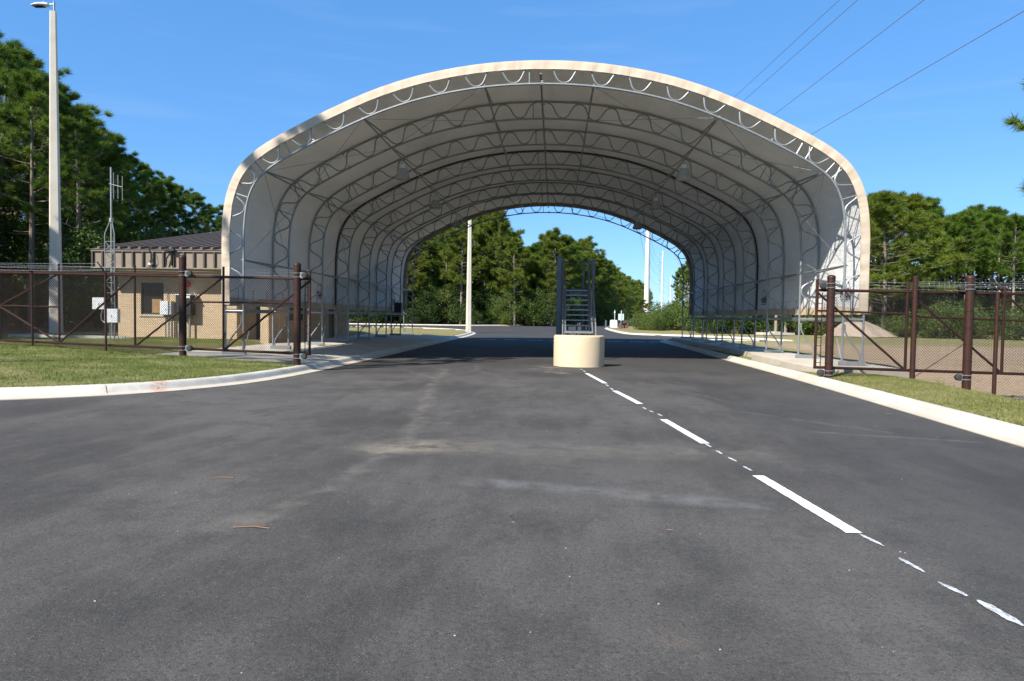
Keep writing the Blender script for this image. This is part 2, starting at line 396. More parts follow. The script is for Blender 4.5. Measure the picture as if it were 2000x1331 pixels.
class MB:
    def __init__(s): s.v = []; s.f = []; s.mi = []; s.cur = 0
    def add(s, vs, fs):
        k = len(s.v); s.v += [tuple(a) for a in vs]
        for f in fs: s.f.append(tuple(i + k for i in f)); s.mi.append(s.cur)
        return s
    def box(s, a, b):
        x0, y0, z0 = a; x1, y1, z1 = b
        return s.add([(x0, y0, z0), (x1, y0, z0), (x1, y1, z0), (x0, y1, z0), (x0, y0, z1), (x1, y0, z1), (x1, y1, z1), (x0, y1, z1)],
                     [(0, 3, 2, 1), (4, 5, 6, 7), (0, 1, 5, 4), (1, 2, 6, 5), (2, 3, 7, 6), (3, 0, 4, 7)])
    def cbox(s, a, b, c=0.01):
        """box with chamfered edges"""
        x0, y0, z0 = a; x1, y1, z1 = b
        vs = []
        for z, i in ((z0, c), (z0 + c, 0), (z1 - c, 0), (z1, c)):
            xa, xb, ya, yb = x0 + i, x1 - i, y0 + i, y1 - i
            vs += [(xa + c, ya, z), (xb - c, ya, z), (xb, ya + c, z), (xb, yb - c, z), (xb - c, yb, z), (xa + c, yb, z), (xa, yb - c, z), (xa, ya + c, z)]
        fs = [tuple(range(7, -1, -1)), tuple(range(24, 32))]
        for r in range(3):
            for i in range(8):
                j = (i + 1) % 8
                fs.append((r * 8 + i, r * 8 + j, r * 8 + 8 + j, r * 8 + 8 + i))
        return s.add(vs, fs)
    def tube(s, pts, r, n=8, cap=True, closed=False):
        pts = [Vector(p) for p in pts]
        m = len(pts); vs = []; fs = []
        rs = r if isinstance(r, (list, tuple)) else [r] * m
        prev = None
        for i, p in enumerate(pts):
            a = pts[max(i - 1, 0)]; b = pts[min(i + 1, m - 1)]
            t = (b - a).normalized() if (b - a).length > 1e-9 else Vector((0, 0, 1))
            if prev is None:
                u = t.cross(Vector((0, 1, 0)))
                if u.length < 0.1: u = t.cross(Vector((1, 0, 0)))
            else:
                u = prev - t * prev.dot(t)
            u.normalize(); prev = u; w = t.cross(u)
            for k in range(n):
                q = 2 * math.pi * (k + 0.5) / n
                vs.append(p + (u * math.cos(q) + w * math.sin(q)) * rs[i])
        for i in range(m - 1):
            for k in range(n):
                j = (k + 1) % n
                fs.append((i * n + k, i * n + j, i * n + n + j, i * n + n + k))
        if cap:
            fs.append(tuple(range(n - 1, -1, -1))); fs.append(tuple(range((m - 1) * n, m * n)))
        return s.add(vs, fs)
    def lathe(s, prof, c=(0, 0, 0), n=20):
        vs = []; fs = []
        for (r, z) in prof:
            for k in range(n):
                q = 2 * math.pi * k / n
                vs.append((c[0] + r * math.cos(q), c[1] + r * math.sin(q), c[2] + z))
        for i in range(len(prof) - 1):
            for k in range(n):
                j = (k + 1) % n
                fs.append((i * n + k, i * n + j, i * n + n + j, i * n + n + k))
        fs.append(tuple(range(n - 1, -1, -1))); m = len(prof); fs.append(tuple(range((m - 1) * n, m * n)))
        return s.add(vs, fs)
    def mesh(s, name, mats, smooth=False):
        me = bpy.data.meshes.new(name)
        me.from_pydata(s.v, [], s.f)
        for m in (mats if isinstance(mats, (list, tuple)) else [mats]): me.materials.append(m)
        if any(s.mi): me.polygons.foreach_set('material_index', s.mi)
        if smooth: 
            me.polygons.foreach_set('use_smooth', [True] * len(me.polygons))
            try: me.set_sharp_from_angle(angle=R(40))
            except Exception: pass
        me.update()
        return me
    def build(s, name, mats, parent=None, smooth=False):
        """vertices are in the parent's space (parents here stand at their own location)"""
        return link(name, s.mesh(name, mats, smooth), parent)

def np_mesh(name, V, F, mat):
    """V (n,3), F (m,3) triangles"""
    me = bpy.data.meshes.new(name)
    me.vertices.add(len(V)); me.vertices.foreach_set('co', np.asarray(V, np.float32).ravel())
    F = np.asarray(F, np.int32); k = F.shape[1]
    me.loops.add(F.size); me.loops.foreach_set('vertex_index', F.ravel())
    me.polygons.add(len(F))
    me.polygons.foreach_set('loop_start', np.arange(0, F.size, k, dtype=np.int32))
    me.polygons.foreach_set('loop_total', np.full(len(F), k, np.int32))
    me.materials.append(mat)
    me.update(calc_edges=True)
    return me

def smooth_path(pts, it=2):
    for _ in range(it):
        q = [pts[0]]
        for a, b in zip(pts, pts[1:]):
            q.append(tuple(0.75 * i + 0.25 * j for i, j in zip(a, b))); q.append(tuple(0.25 * i + 0.75 * j for i, j in zip(a, b)))
        q.append(pts[-1]); pts = q
    return pts

# ------------------------------------------------------------------ plan of the place
def zr(y):
    """level of the carriageway: it dips by 0.2 m on the way to the shelter"""
    t = np.clip((np.asarray(y, float) - 11.0) / 15.0, 0, 1)
    return -0.2 * t * t * (3 - 2 * t)
def low(p):
    """plan position of a point surveyed as if the road were level, on the dipping road"""
    lam = 1.0
    for _ in range(30): lam = (1.52 - float(zr(lam * p[1]))) / 1.52
    return (p[0] * lam, p[1] * lam)
LEFT_EDGE = smooth_path([(-60, 3.0), (-30, 5.6), (-20, 7.0), (-14, 8.75), (-11, 9.9), (-9.16, 10.73), (-8.32, 11.28), (-7.5, 12.0), (-6.9, 13.0), (-6.45, 14.2), (-6.2, 16.0), (-6.12, 19.0),
                         (-6.12, 26.0), (-6.2, 40.0), (-6.2, 52.0), (-7.0, 62.0), (-10.5, 72.0), (-20.0, 78.0), (-60.0, 80.0)], 2)
FAR_EDGE = [(-60, 97.0), (-22, 98.0), (-12, 100.0), (-4, 112.0), (4.5, 140.0), (12.5, 190.0), (48, 440.0)]
RIGHT_EDGE = smooth_path([(5.2, -12.0), (5.5, 3.0), (5.77, 8.7), (5.9, 11.5), (6.1, 15.7), (6.25, 20.0), (6.35, 26.0), (6.5, 30.0), (6.7, 38.3), (6.75, 44.0), (7.3, 47.6), (9.5, 48.9), (14.0, 47.6)], 2)
RFAR_EDGE = smooth_path([(16.2, 48.4), (15.4, 52.0), (13.6, 56.0), (9.8, 59.6), (6.9, 61.5), (6.3, 66.0), (6.4, 86.0), (7.2, 100.0), (16.0, 170.0), (52.0, 440.0)], 2)
LEFT_EDGE, FAR_EDGE, RIGHT_EDGE, RFAR_EDGE = [[low(p) for p in e] for e in (LEFT_EDGE, FAR_EDGE, RIGHT_EDGE, RFAR_EDGE)]
ROAD = LEFT_EDGE + FAR_EDGE + list(reversed(RFAR_EDGE)) + list(reversed(RIGHT_EDGE)) + [(5.2, -30.0), (-60, -30.0)]

def poly_sd(px, py, poly):
    P = np.array(poly); Q = np.roll(P, -1, 0)
    inside = np.zeros(px.shape, bool); best = np.full(px.shape, 1e9)
    for (ax, ay), (bx, by) in zip(P, Q):
        dx, dy = bx - ax, by - ay; L2 = dx * dx + dy * dy + 1e-12
        t = np.clip(((px - ax) * dx + (py - ay) * dy) / L2, 0, 1)
        best = np.minimum(best, (px - ax - t * dx) ** 2 + (py - ay - t * dy) ** 2)
        if ay != by:
            c = ((ay > py) != (by > py)) & (px < (bx - ax) * (py - ay) / (by - ay) + ax)
            inside ^= c
    d = np.sqrt(best)
    return np.where(inside, -d, d)

def zland(x, y, sd=None):
    x = np.asarray(x, float); y = np.asarray(y, float)
    if sd is None: sd = poly_sd(np.atleast_1d(x), np.atleast_1d(y), ROAD).reshape(x.shape)
    flat = np.clip((y - 19.0) / 0.5, 0, 1) * np.clip((x + 13.4) / 0.8, 0, 1)
    l = 0.14 + 0.024 * np.clip(-x - 6.8, 0, 9) * (1 - flat)
    l = l * np.clip((90 - y) / 40, 0.0, 1.0)
    d = x - 6.6
    s = np.clip((d - 2.2) / 3.3, 0, 1); s = s * s * (3 - 2 * s)
    deep = 0.80 - 0.55 * np.clip((y - 19) / 9, 0, 1)
    r = 0.13 - 0.03 * np.clip(d, 0, 3) - deep * s
    near = np.clip((17 - y) / 8, 0, 1)
    r = r - 0.10 * near * np.clip(d / 3, 0, 1)
    b = np.clip((sd - 0.6) / np.where(x > 0, 0.9, 2.4), 0, 1)
    far = np.clip((y - 50) / 20, 0, 1)
    z = np.where(x > 0, r, l)
    z0 = 0.135 + zr(y)
    return z0 + (np.where(x > 0, r, l) + zr(y) * far * 0.8 - z0) * b

# ground: one sheet, fine near the camera, coarse towards the horizon
def axis(lo, hi, step, far_lo, far_hi):
    a = np.arange(lo, hi + 1e-6, step)
    o = [hi]; s = step
    while o[-1] < far_hi: s *= 1.22; o.append(o[-1] + s)
    q = [lo]; s = step
    while q[-1] > far_lo: s *= 1.22; q.append(q[-1] - s)
    return np.concatenate([np.array(q[1:][::-1]), a, np.array(o[1:])])
gx_ = axis(-24, 18, 0.2, -3500, 3500); gy_ = axis(5, 52, 0.2, -300, 4500)
GX, GY = np.meshgrid(gx_, gy_)
sdv = poly_sd(GX, GY, ROAD)
nz = 0.02 * np.sin(GX * 1.7 + np.sin(GY * 1.3)) * np.cos(GY * 1.1)
k = np.clip((sdv - 0.40) / 0.25, 0, 1)
GZ = (zr(GY) - 0.08) * (1 - k) + (zland(GX, GY, sdv) + nz * np.clip((sdv - 0.7) / 2, 0, 1)) * k
V = np.stack([GX, GY, GZ], -1).reshape(-1, 3)
ny, nx = GX.shape
idx = np.arange(ny * nx).reshape(ny, nx)
F = np.stack([idx[:-1, :-1], idx[:-1, 1:], idx[1:, 1:], idx[1:, :-1]], -1).reshape(-1, 4)
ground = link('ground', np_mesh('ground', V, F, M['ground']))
ground.data.polygons.foreach_set('use_smooth', [True] * len(ground.data.polygons))
tag(ground, 'grass verges and sandy lot on both sides of the road', kind='structure')

pv = [Vector(p) for p in ROAD]
gxx, gyy = np.meshgrid(np.arange(-14, 9, 1.5), np.arange(9.0, 31.0, 1.0))
ins = poly_sd(gxx.ravel(), gyy.ravel(), ROAD) < -0.25
pv += [Vector((float(a), float(b))) for a, b, c in zip(gxx.ravel(), gyy.ravel(), ins) if c]
nR = len(ROAD)
vo, eo, fo, _, _, _ = delaunay_2d_cdt(pv, [(i, (i + 1) % nR) for i in range(nR)], [], 1, 1e-4)
mb = MB(); mb.add([(p.x, p.y, float(zr(p.y))) for p in vo], [])
for t in fo:
    a, b, c = [vo[i] for i in t[:3]]
    mb.f.append(tuple(t) if (b - a).cross(c - a) > 0 else tuple(t)[::-1]); mb.mi.append(0)
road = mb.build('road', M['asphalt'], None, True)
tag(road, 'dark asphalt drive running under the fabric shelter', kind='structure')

# kerb sections with open joints
def along(path, s0, s1):
    """points of the polyline between two arc lengths"""
    out = []; acc = 0.0
    for a, b in zip(path, path[1:]):
        L = math.dist(a, b)
        if acc + L >= s0 and acc <= s1:
            for s in ([s0] if acc <= s0 < acc + L else []) + ([s1] if acc <= s1 <= acc + L else []):
                t = (s - acc) / L; out.append((s, (a[0] + t * (b[0] - a[0]), a[1] + t * (b[1] - a[1]))))
            if s0 < acc: out.append((acc, a))
        acc += L
    out = sorted(set(out))
    return [p for s, p in out]
def plen(path): return sum(math.dist(a, b) for a, b in zip(path, path[1:]))
PROF = [(0.0, -0.05), (0.0, 0.012), (0.26, 0.022), (0.30, 0.035), (0.37, 0.11), (0.41, 0.142), (0.46, 0.155), (0.60, 0.157), (0.62, 0.145), (0.62, -0.05)]
kerb = thing('kerb', None, None); del_me = None
tag(kerb, kind='structure')
def kerb_run(path, side, step=3.05, s_from=0.0, s_to=None):
    L = plen(path) if s_to is None else s_to
    s = s_from
    while s < L - 0.05:
        e = min(s + step, L)
        pts = along(path, s + 0.008, e - 0.008)
        if len(pts) >= 2:
            mb = MB(); vs = []; n = len(PROF)
            for i, p in enumerate(pts):
                a = pts[max(i - 1, 0)]; b = pts[min(i + 1, len(pts) - 1)]
                tx, ty = b[0] - a[0], b[1] - a[1]; l = math.hypot(tx, ty) or 1
                nx_, ny_ = (-ty / l * side, tx / l * side)
                for (o, z) in PROF: o = o * (1.0 if side > 0 else 0.70); vs.append((p[0] + nx_ * o, p[1] + ny_ * o, z + float(zr(p[1]))))
            fs = []
            for i in range(len(pts) - 1):
                for q in range(n - 1):
                    f = (i * n + q, i * n + q + 1, i * n + n + q + 1, i * n + n + q)
                    fs.append(f if side > 0 else f[::-1])
            fs.append(tuple(range(n))[::-1 if side > 0 else 1]); fs.append(tuple(range((len(pts) - 1) * n, len(pts) * n))[::1 if side > 0 else -1])
            mb.add(vs, fs)
            mb.build('kerb_section', M['kerb'], kerb)
        s = e
kerb_run(LEFT_EDGE, 1, 3.05, 38.0, 150.0)
kerb_run(RIGHT_EDGE, -1, 3.05, 12.0)
kerb_run(RFAR_EDGE, -1, 6.1, 0.0, 190.0)
kerb_run(FAR_EDGE, 1, 8.0, 0.0, 150.0)

# concrete slabs below the shelter's legs
def along_y(y):
    out = []
    for a, b in zip(LEFT_EDGE, LEFT_EDGE[1:]):
        if min(a[1], b[1]) <= y <= max(a[1], b[1]) and a[1] != b[1] and y < 62:
            t = (y - a[1]) / (b[1] - a[1]); out.append((a[0] + t * (b[0] - a[0]), y))
    return out or [(-6.8, y)]
walk = thing('pavement', None, None); tag(walk, kind='structure')
for i in range(10):
    y0 = 19.35 + i * 3.0; y1 = y0 + 2.99
    for lane in range(2):
        if i == 9 and lane: continue
        def edge(y):
            return max([p[0] for p in along_y(y)]) - 0.63
        if lane == 0: q = [(edge(y0), y0), (edge(y1), y1), (-9.45, y1), (-9.45, y0)]
        else: q = [(-9.46, y0), (-9.46, y1), (-12.45, y1), (-12.45, y0)]
        vs = []; mid = 4
        a0, a1, b1, b0 = q
        for t in np.linspace(0, 1, mid + 1):
            for (p, r2) in ((a0, b0), (a1, b1)):
                x = p[0] + (r2[0] - p[0]) * t; y = p[1] + (r2[1] - p[1]) * t
                d_ = max(0.0, edge(y) + 0.63 - x)
                z0 = 0.15 + float(zr(y)); b_ = min(1, max(0, (d_ - 0.6) / 2.4))
                z = z0 + (0.168 - z0) * b_
                vs += [(x, y, z), (x, y, z - 0.15)]
        fs = []
        for t in range(mid):
            k0 = t * 4; k1 = k0 + 4
            fs += [(k0, k1, k1 + 2, k0 + 2), (k0 + 1, k0 + 3, k1 + 3, k1 + 1), (k0, k0 + 1, k1 + 1, k1), (k0 + 2, k1 + 2, k1 + 3, k0 + 3)]
        fs += [(0, 2, 3, 1), (mid * 4, mid * 4 + 1, mid * 4 + 3, mid * 4 + 2)]
        MB().add(vs, fs).build('slab', M['slab'], walk)
foot = thing('strip_footing', None, None); tag(foot, kind='structure')
for i, (x0, x1, y0, y1) in enumerate([(7.55, 10.0, 19.6, 23.4), (7.75, 9.9, 23.41, 27.3), (8.05, 9.8, 27.31, 33.0), (8.1, 9.8, 33.01, 39.0), (8.2, 9.8, 39.01, 44.0), (8.25, 9.8, 44.01, 48.6)]):
    MB().cbox((x0, y0, -0.5), (x1, y1, 0.165), 0.012).build('slab', M['slab'], foot)

# painted lane line: solid dashes, thin sprayed layout marks between them
def quad_strip(a, b, w, z, rag=0.0, n=14, seed=0):
    r = random.Random(seed); mb = MB()
    a, b = low(a), low(b)
    dx, dy = b[0] - a[0], b[1] - a[1]; L = math.hypot(dx, dy); tx, ty = dx / L, dy / L
    vs = []; fs = []
    for i in range(n + 1):
        t = i / n; taper = 1.0 if rag < 0.004 else min(1.0, 0.25 + 3.2 * min(t, 1 - t))
        wl = w / 2 * taper + r.uniform(-rag, rag); wr = w / 2 * taper + r.uniform(-rag, rag)
        x, y = a[0] + t * dx, a[1] + t * dy
        zz = z + float(zr(y))
        vs += [(x - ty * wl, y + tx * wl, zz + 0.002), (x + ty * wr, y - tx * wr, zz + 0.002)]
    for i in range(n): fs.append((2 * i + 1, 2 * i + 3, 2 * i + 2, 2 * i))
    mb.add(vs, fs)
    return mb
for i, (a, b) in enumerate([((0.885, 18.5), (1.19, 15.75)), ((1.265, 14.2), (1.53, 12.1)), ((1.655, 10.3), (1.855, 8.38)), ((2.0, 6.72), (2.165, 4.975))]):
    quad_strip(a, b, 0.115, 0.005, 0.0035, 40, i).build('lane_dash', M['paint'], road)
for i, (a, b, w) in enumerate([((0.77, 20.0), (0.83, 19.65), 0.07), ((0.845, 19.4), (0.875, 18.95), 0.08), ((1.18, 15.5), (1.22, 15.1), 0.07), ((1.225, 14.75), (1.25, 14.35), 0.07),
                               ((1.52, 11.66), (1.545, 11.4), 0.06), ((1.575, 11.25), (1.615, 11.05), 0.06), ((1.66, 10.9), (1.69, 10.65), 0.06), ((1.85, 8.36), (1.875, 8.15), 0.05),
                               ((1.885, 7.95), (1.905, 7.74), 0.05), ((1.925, 7.58), (1.965, 7.35), 0.05), ((1.97, 7.14), (2.0, 6.92), 0.045),
                               ((2.19, 4.96), (2.245, 4.7), 0.05), ((2.23, 4.48), (2.265, 4.23), 0.05), ((2.26, 4.08), (2.31, 3.88), 0.055), ((2.335, 3.83), (2.37, 3.52), 0.09)]):
    quad_strip(a, b, w * 0.66, 0.005, 0.0045, 18, 50 + i).build('sprayed_mark', M['spray'], road)
for i, x in enumerate([-4.7, -3.2, -1.7, -0.3, 3.4, 4.8, 6.0]):
    quad_strip((x, 43.6), (x + 0.95, 43.5), 0.3, 0.005, 0.0, 4, i).build('stop_line_dash', M['paint'], road)

# ------------------------------------------------------------------ the arched fabric shelter
CX = -0.60; Y0 = 21.3; BAY = 3.72; NF = 8
HALF = [(10.03, 0.16), (10.03, 3.6), (10.02, 4.3), (9.93, 5.1), (9.73, 5.72), (9.42, 6.22), (9.0, 6.60), (8.5, 6.93), (7.85, 7.28), (7.1, 7.66), (6.4, 7.99), (5.6, 8.34),
        (4.8, 8.64), (3.75, 8.95), (2.4, 9.21), (1.2, 9.34), (0.0, 9.38)]
prof = [(-a, b) for a, b in HALF] + [(a, b) for a, b in reversed(HALF[:-1])]
prof = smooth_path(prof, 2)
_s = [0.0]
for a, b in zip(prof, prof[1:]): _s.append(_s[-1] + math.dist(a, b))
STOT = _s[-1]; SMID = STOT / 2
_sn = np.array(_s); _px = np.array([p[0] for p in prof]); _pz = np.array([p[1] for p in prof])
def arch(s, off=0.0):
    """point on the arch at arc length s, moved inwards by off"""
    x = float(np.interp(s, _sn, _px)); z = float(np.interp(s, _sn, _pz))
    e = 0.35
    a = max(s - e, 0); b = min(s + e, STOT)
    tx = float(np.interp(b, _sn, _px) - np.interp(a, _sn, _px)); tz = float(np.interp(b, _sn, _pz) - np.interp(a, _sn, _pz))
    l = math.hypot(tx, tz)
    return (CX + x + tz / l * off, z - tx / l * off)
def s_at(dx, side):
    """arc length of a roof point dx metres from the ridge"""
    for s in np.linspace(SMID, STOT if side > 0 else 0, 900):
        if abs(arch(s)[0] - CX) >= dx: return float(s)
    return 0.0
def s_leg(z, side): return z - 0.16 if side < 0 else STOT - (z - 0.16)

shelter = thing('fabric_shelter', 'big arched vehicle shelter of tan and white fabric over steel trusses across the road', 'shelter', (0, 0, 0))
OO, OI = 0.09, 0.69
NS = 150
# fabric bays, each bellied slightly in towards the middle between its two frames
sA = s_leg(1.92, -1); sB = s_leg(1.92, 1)
ss = np.linspace(sA, sB, 130)
for bay in range(NF - 1):
    y0 = Y0 + bay * BAY + (0.0 if bay else -0.05); y1 = Y0 + (bay + 1) * BAY + (0.05 if bay == NF - 2 else 0.0)
    mb = MB(); ncol = 9
    vs = []
    r = random.Random(bay)
    ph = r.uniform(0, 6)
    for off_extra in (0.0, 0.022):
        for s in ss:
            for j in range(ncol):
                t = j / (ncol - 1)
                sag = 0.055 * math.sin(math.pi * t) + 0.010 * math.sin(s * 2.3 + ph + 5 * t) * math.sin(math.pi * t) + 0.006 * math.sin(s * 5.1 + 9 * t)
                x, z = arch(s, sag + off_extra)
                vs.append((x, y0 + (y1 - y0) * t, z))
    n1 = len(ss) * ncol
    mb.add(vs, [])
    for lay in (0, 1):
        for i in range(len(ss) - 1):
            for j in range(ncol - 1):
                a = lay * n1 + i * ncol + j
                f = (a, a + 1, a + ncol + 1, a + ncol)
                mb.f.append(f if lay == 0 else f[::-1]); mb.mi.append(lay)
    for j in (0, ncol - 1):
        for i in range(len(ss) - 1):
            a = i * ncol + j; b = a + ncol
            mb.f.append((a, b, b + n1, a + n1)); mb.mi.append(0)
    mb.build('fabric_panel', [M['fab_out'], M['fab_in']], shelter, True)
    for side in (-1, 1):
        x, z = arch(s_leg(1.95, side), 0.02)
        mb = MB()
        xi = x - side * 0.012
        zz = []
        for j in range(17):
            t = j / 16
            b = -side * 0.03 * math.sin(math.pi * t) + 0.012 * math.sin(9 * t + bay)
            zz.append((xi + b, y0 + 0.01 + (y1 - y0 - 0.02) * t))
        vs = [(a, b, 2.0) for a, b in zz] + [(a - side * 0.05, b, 1.72) for a, b in zz] + [(a - side * 0.012, b, 2.0) for a, b in zz] + [(a - side * 0.062, b, 1.72) for a, b in zz]
        fs = []
        for j in range(16):
            fs += [(j, j + 1, 18 + j, 17 + j), (34 + j, 51 + j, 52 + j, 35 + j), (17 + j, 18 + j, 52 + j, 51 + j), (j, 34 + j, 35 + j, j + 1)]
        mb.add(vs, fs)
        mb.build('skirt', M['skirt'], shelter, True)
# front and back edge trims, gathered into small folds
for y, sg in ((Y0 - 0.058, -1), (Y0 + (NF - 1) * BAY + 0.058, 1)):
    mb = MB(); vs = []; fs = []
    sp = np.linspace(s_leg(1.75, -1), s_leg(1.75, 1), 520)
    rr = random.Random(3)
    ph = [rr.uniform(-0.012, 0.012) for _ in sp]
    for i, s in enumerate(sp):
        fold = 0.014 * math.sin(s * 9.0 + 2 * math.sin(s * 1.7)) + ph[i] * 0.8
        for off, dy in ((-0.012, -0.10), (-0.006, 0.0), (0.08, 0.012 + fold * 0.6), (0.17, 0.004 + fold), (0.262 + fold * 0.25, 0.012 + fold), (0.262 + fold * 0.25, -0.02), (0.1, -0.02)):
            x, z = arch(s, off)
            vs.append((x, y + sg * dy, z))
    n = 7
    for i in range(len(sp) - 1):
        for q in range(n - 1):
            f = (i * n + q, i * n + q + 1, i * n + n + q + 1, i * n + n + q)
            fs.append(f if sg < 0 else f[::-1])
    mb.add(vs, fs)
    mb.build('edge_trim', M['trim'], shelter, True)

# one steel frame: two bent chords, the snaking web, radial struts, feet
def chord(off, r, n=8):
    mb = MB()
    mb.tube([(arch(s, off)[0], 0, arch(s, off)[1]) for s in np.linspace(0.0, STOT, NS)], r, n)
    return mb
PER = 1.19
def web_mesh():
    mb = MB()
    smax = SMID - (1.85 - 0.16)
    for side in (-1, 1):
        pts = []
        for q in np.linspace(0.22, smax, 420):
            c = math.cos(2 * math.pi * (q - 0.8) / PER)
            c = math.tanh(1.25 * c) / math.tanh(1.25)
            off = (OO + OI) / 2 + c * ((OI - OO) / 2 - 0.045)
            x, z = arch(SMID + side * q, off)
            pts.append((x, 0, z))
        mb.tube(pts, 0.026, 6)
    return mb
def strut_mesh(s):
    a = arch(s, OO + 0.02); b = arch(s, OI - 0.02)
    return MB().tube([(a[0], 0, a[1]), (b[0], 0, b[1])], 0.02, 6)
strut_s = [SMID - 0.3]
for q in np.arange(0.8 + PER / 2, 14, PER):
    for side in (-1, 1):
        s = SMID + side * q; x, z = arch(s)
        if abs(x - CX) > 7.2 and z > 5.6: strut_s += [s, s + side * PER * 0.5 * 0.55]
        elif 5.0 < z <= 5.6 and abs(x - CX) > 9: strut_s.append(s + side * 0.15)
frame0 = link('truss_frame', chord(OO, 0.036).mesh('outer_chord', M['galv'], True), shelter)
frame0.location = (0, Y0, 0)
link('inner_chord', chord(OI, 0.036).mesh('inner_chord', M['galv'], True), frame0)
link('web', web_mesh().mesh('web', M['galv'], True), frame0)
for s in strut_s: link('strut', strut_mesh(s).mesh('strut', M['galv'], True), frame0)
for side in (-1, 1):
    xo = CX + side * (10.03 - OO); xi = CX + side * (10.03 - OI)
    MB().tube([(xi + side * 0.06, 0, 1.42), (xi + side * 0.07, 0, 1.18), (xi + side * 0.16, 0, 1.0), (xo - side * 0.15, 0, 0.62), (xo - side * 0.075, 0, 0.48), (xo - side * 0.07, 0, 0.25)], 0.026, 6).build('foot_brace', M['galv'], frame0, True)
    MB().cbox((min(xi, xo) - 0.08, -0.07, 0.17), (max(xi, xo) + 0.08, 0.07, 0.29), 0.006).build('base_channel', M['galv'], frame0)
    MB().tube([(xi, 0, 1.56), (xo, 0, 1.56)], 0.03, 6).build('leg_tie', M['galv'], frame0, True)
# bolted chord splices
for dx, sides in ((0.12, (1,)), (7.35, (-1, 1))):
    for side in sides:
        s = s_at(dx, side) if dx > 1 else SMID + 0.1
        for off, up in ((OO, 0.09), (OI, -0.09)):
            a = arch(s - 0.07, off); b = arch(s + 0.07, off); c = arch(s, off + up)
            mb = MB().tube([(a[0], 0, a[1]), (b[0], 0, b[1])], 0.047, 6)
            m_ = arch(s, off); mb.tube([(m_[0], 0, m_[1]), (c[0], 0, c[1])], 0.014, 5); mb.tube([(c[0] - 0.035, 0, c[1]), (c[0] + 0.035, 0, c[1])], 0.014, 5)
            mb.build('splice', M['galv'], frame0)
frames = [frame0]
for k in range(1, NF):
    f = frame0.copy(); COL.objects.link(f); f.parent = shelter; f.location = (0, Y0 + k * BAY, 0)
    for ch in list(frame0.children):
        c = ch.copy(); COL.objects.link(c); c.parent = f
    frames.append(f)
# laced seam along the fourth frame
mb = MB(); pts = []
for i, s in enumerate(np.linspace(s_leg(1.95, -1), s_leg(1.95, 1), 300)):
    x, z = arch(s, 0.10); pts.append((x, Y0 + 3 * BAY + (0.085 if i % 2 else -0.085), z))
mb.tube(pts, 0.016, 4)
for dy in (-0.1, 0.1):
    mb.tube([(arch(s, 0.075)[0], Y0 + 3 * BAY + dy, arch(s, 0.075)[1]) for s in np.linspace(s_leg(1.95, -1), s_leg(1.95, 1), 150)], 0.03, 5)
mb.build('seam_lacing', M['lace'], shelter)
# purlins between the frames
lines = [(SMID + 0.05, 0.36, 0.36)]
for side in (-1, 1):
    lines += [(s_at(1.75, side), 0.16, 0.62), (s_at(5.75, side), 0.16, 0.64), (s_at(9.1, side) , 0.16, 0.64), (s_leg(3.2, side), 0.18, 0.62)]
for s, oa, ob in lines:
    for k in range(NF - 1):
        ya = Y0 + k * BAY + 0.02; yb = Y0 + (k + 1) * BAY - 0.02
        if oa == ob:
            x, z = arch(s, oa); MB().tube([(x, ya, z), (x, yb, z)], 0.034, 6).build('purlin', M['galv'], shelter, True)
        else:
            xa, za = arch(s, oa); xb, zb = arch(s, ob)
            MB().tube([(xb, ya, zb), (xa, yb, za)], 0.028, 6).build('purlin', M['galv'], shelter, True)
            MB().tube([(xb, ya, zb), (xb, yb, zb)], 0.028, 6).build('purlin', M['galv'], shelter, True)
for side in (-1, 1):
    for k in range(NF - 1):
        x = CX + side * (10.03 - OO)
        MB().cbox((x - 0.05, Y0 + k * BAY + 0.04, 1.49), (x + 0.05, Y0 + (k + 1) * BAY - 0.04, 1.62), 0.006).build('leg_rail', M['galv'], shelter)
# wind-brace cables in the first and third bays, down to a turnbuckle at the footing
for k in (0, 2, 6):
    ya = Y0 + k * BAY; yb = ya + BAY
    for side in (-1, 1):
        nodes = [s_leg(3.2, side), s_at(9.1, side), s_at(5.75, side), s_at(1.75, side)]
        for a, b in zip(nodes, nodes[1:]):
            (x0, z0), (x1, z1) = arch(a, OI), arch(b, OI)
            MB().tube([(x0, ya, z0), (x1, yb, z1)], 0.007, 4).build('brace_cable', M['wirelead'], shelter)
            MB().tube([(x0, yb, z0), (x1, ya, z1)], 0.007, 4).build('brace_cable', M['wirelead'], shelter)
        x0, z0 = arch(s_leg(0.45, side), OI - 0.05)
        MB().tube([(x0, ya + 0.1, 0.2), (x0, ya + 0.55, 0.95)], [0.014, 0.01], 5).build('brace_anchor', M['galv'], shelter)
# hooks that tension the skirt
hook = None
for side in (-1, 1):
    for k in range(NF - 1):
        for t in (0.2, 0.5, 0.8):
            x = CX + side * 9.86; y = Y0 + (k + t) * BAY
            if hook is None:
                mbh = MB().tube([(0, 0, 0), (0, 0, 0.55)], 0.014, 5); mbh.tube([(0, 0, 0.02), (0, 0.05, -0.05), (0, 0.1, 0.0)], 0.012, 5)
                hook = mbh.mesh('tension_rod', M['galv'])
            link('tension_rod', hook, shelter, (x, y, 1.74))
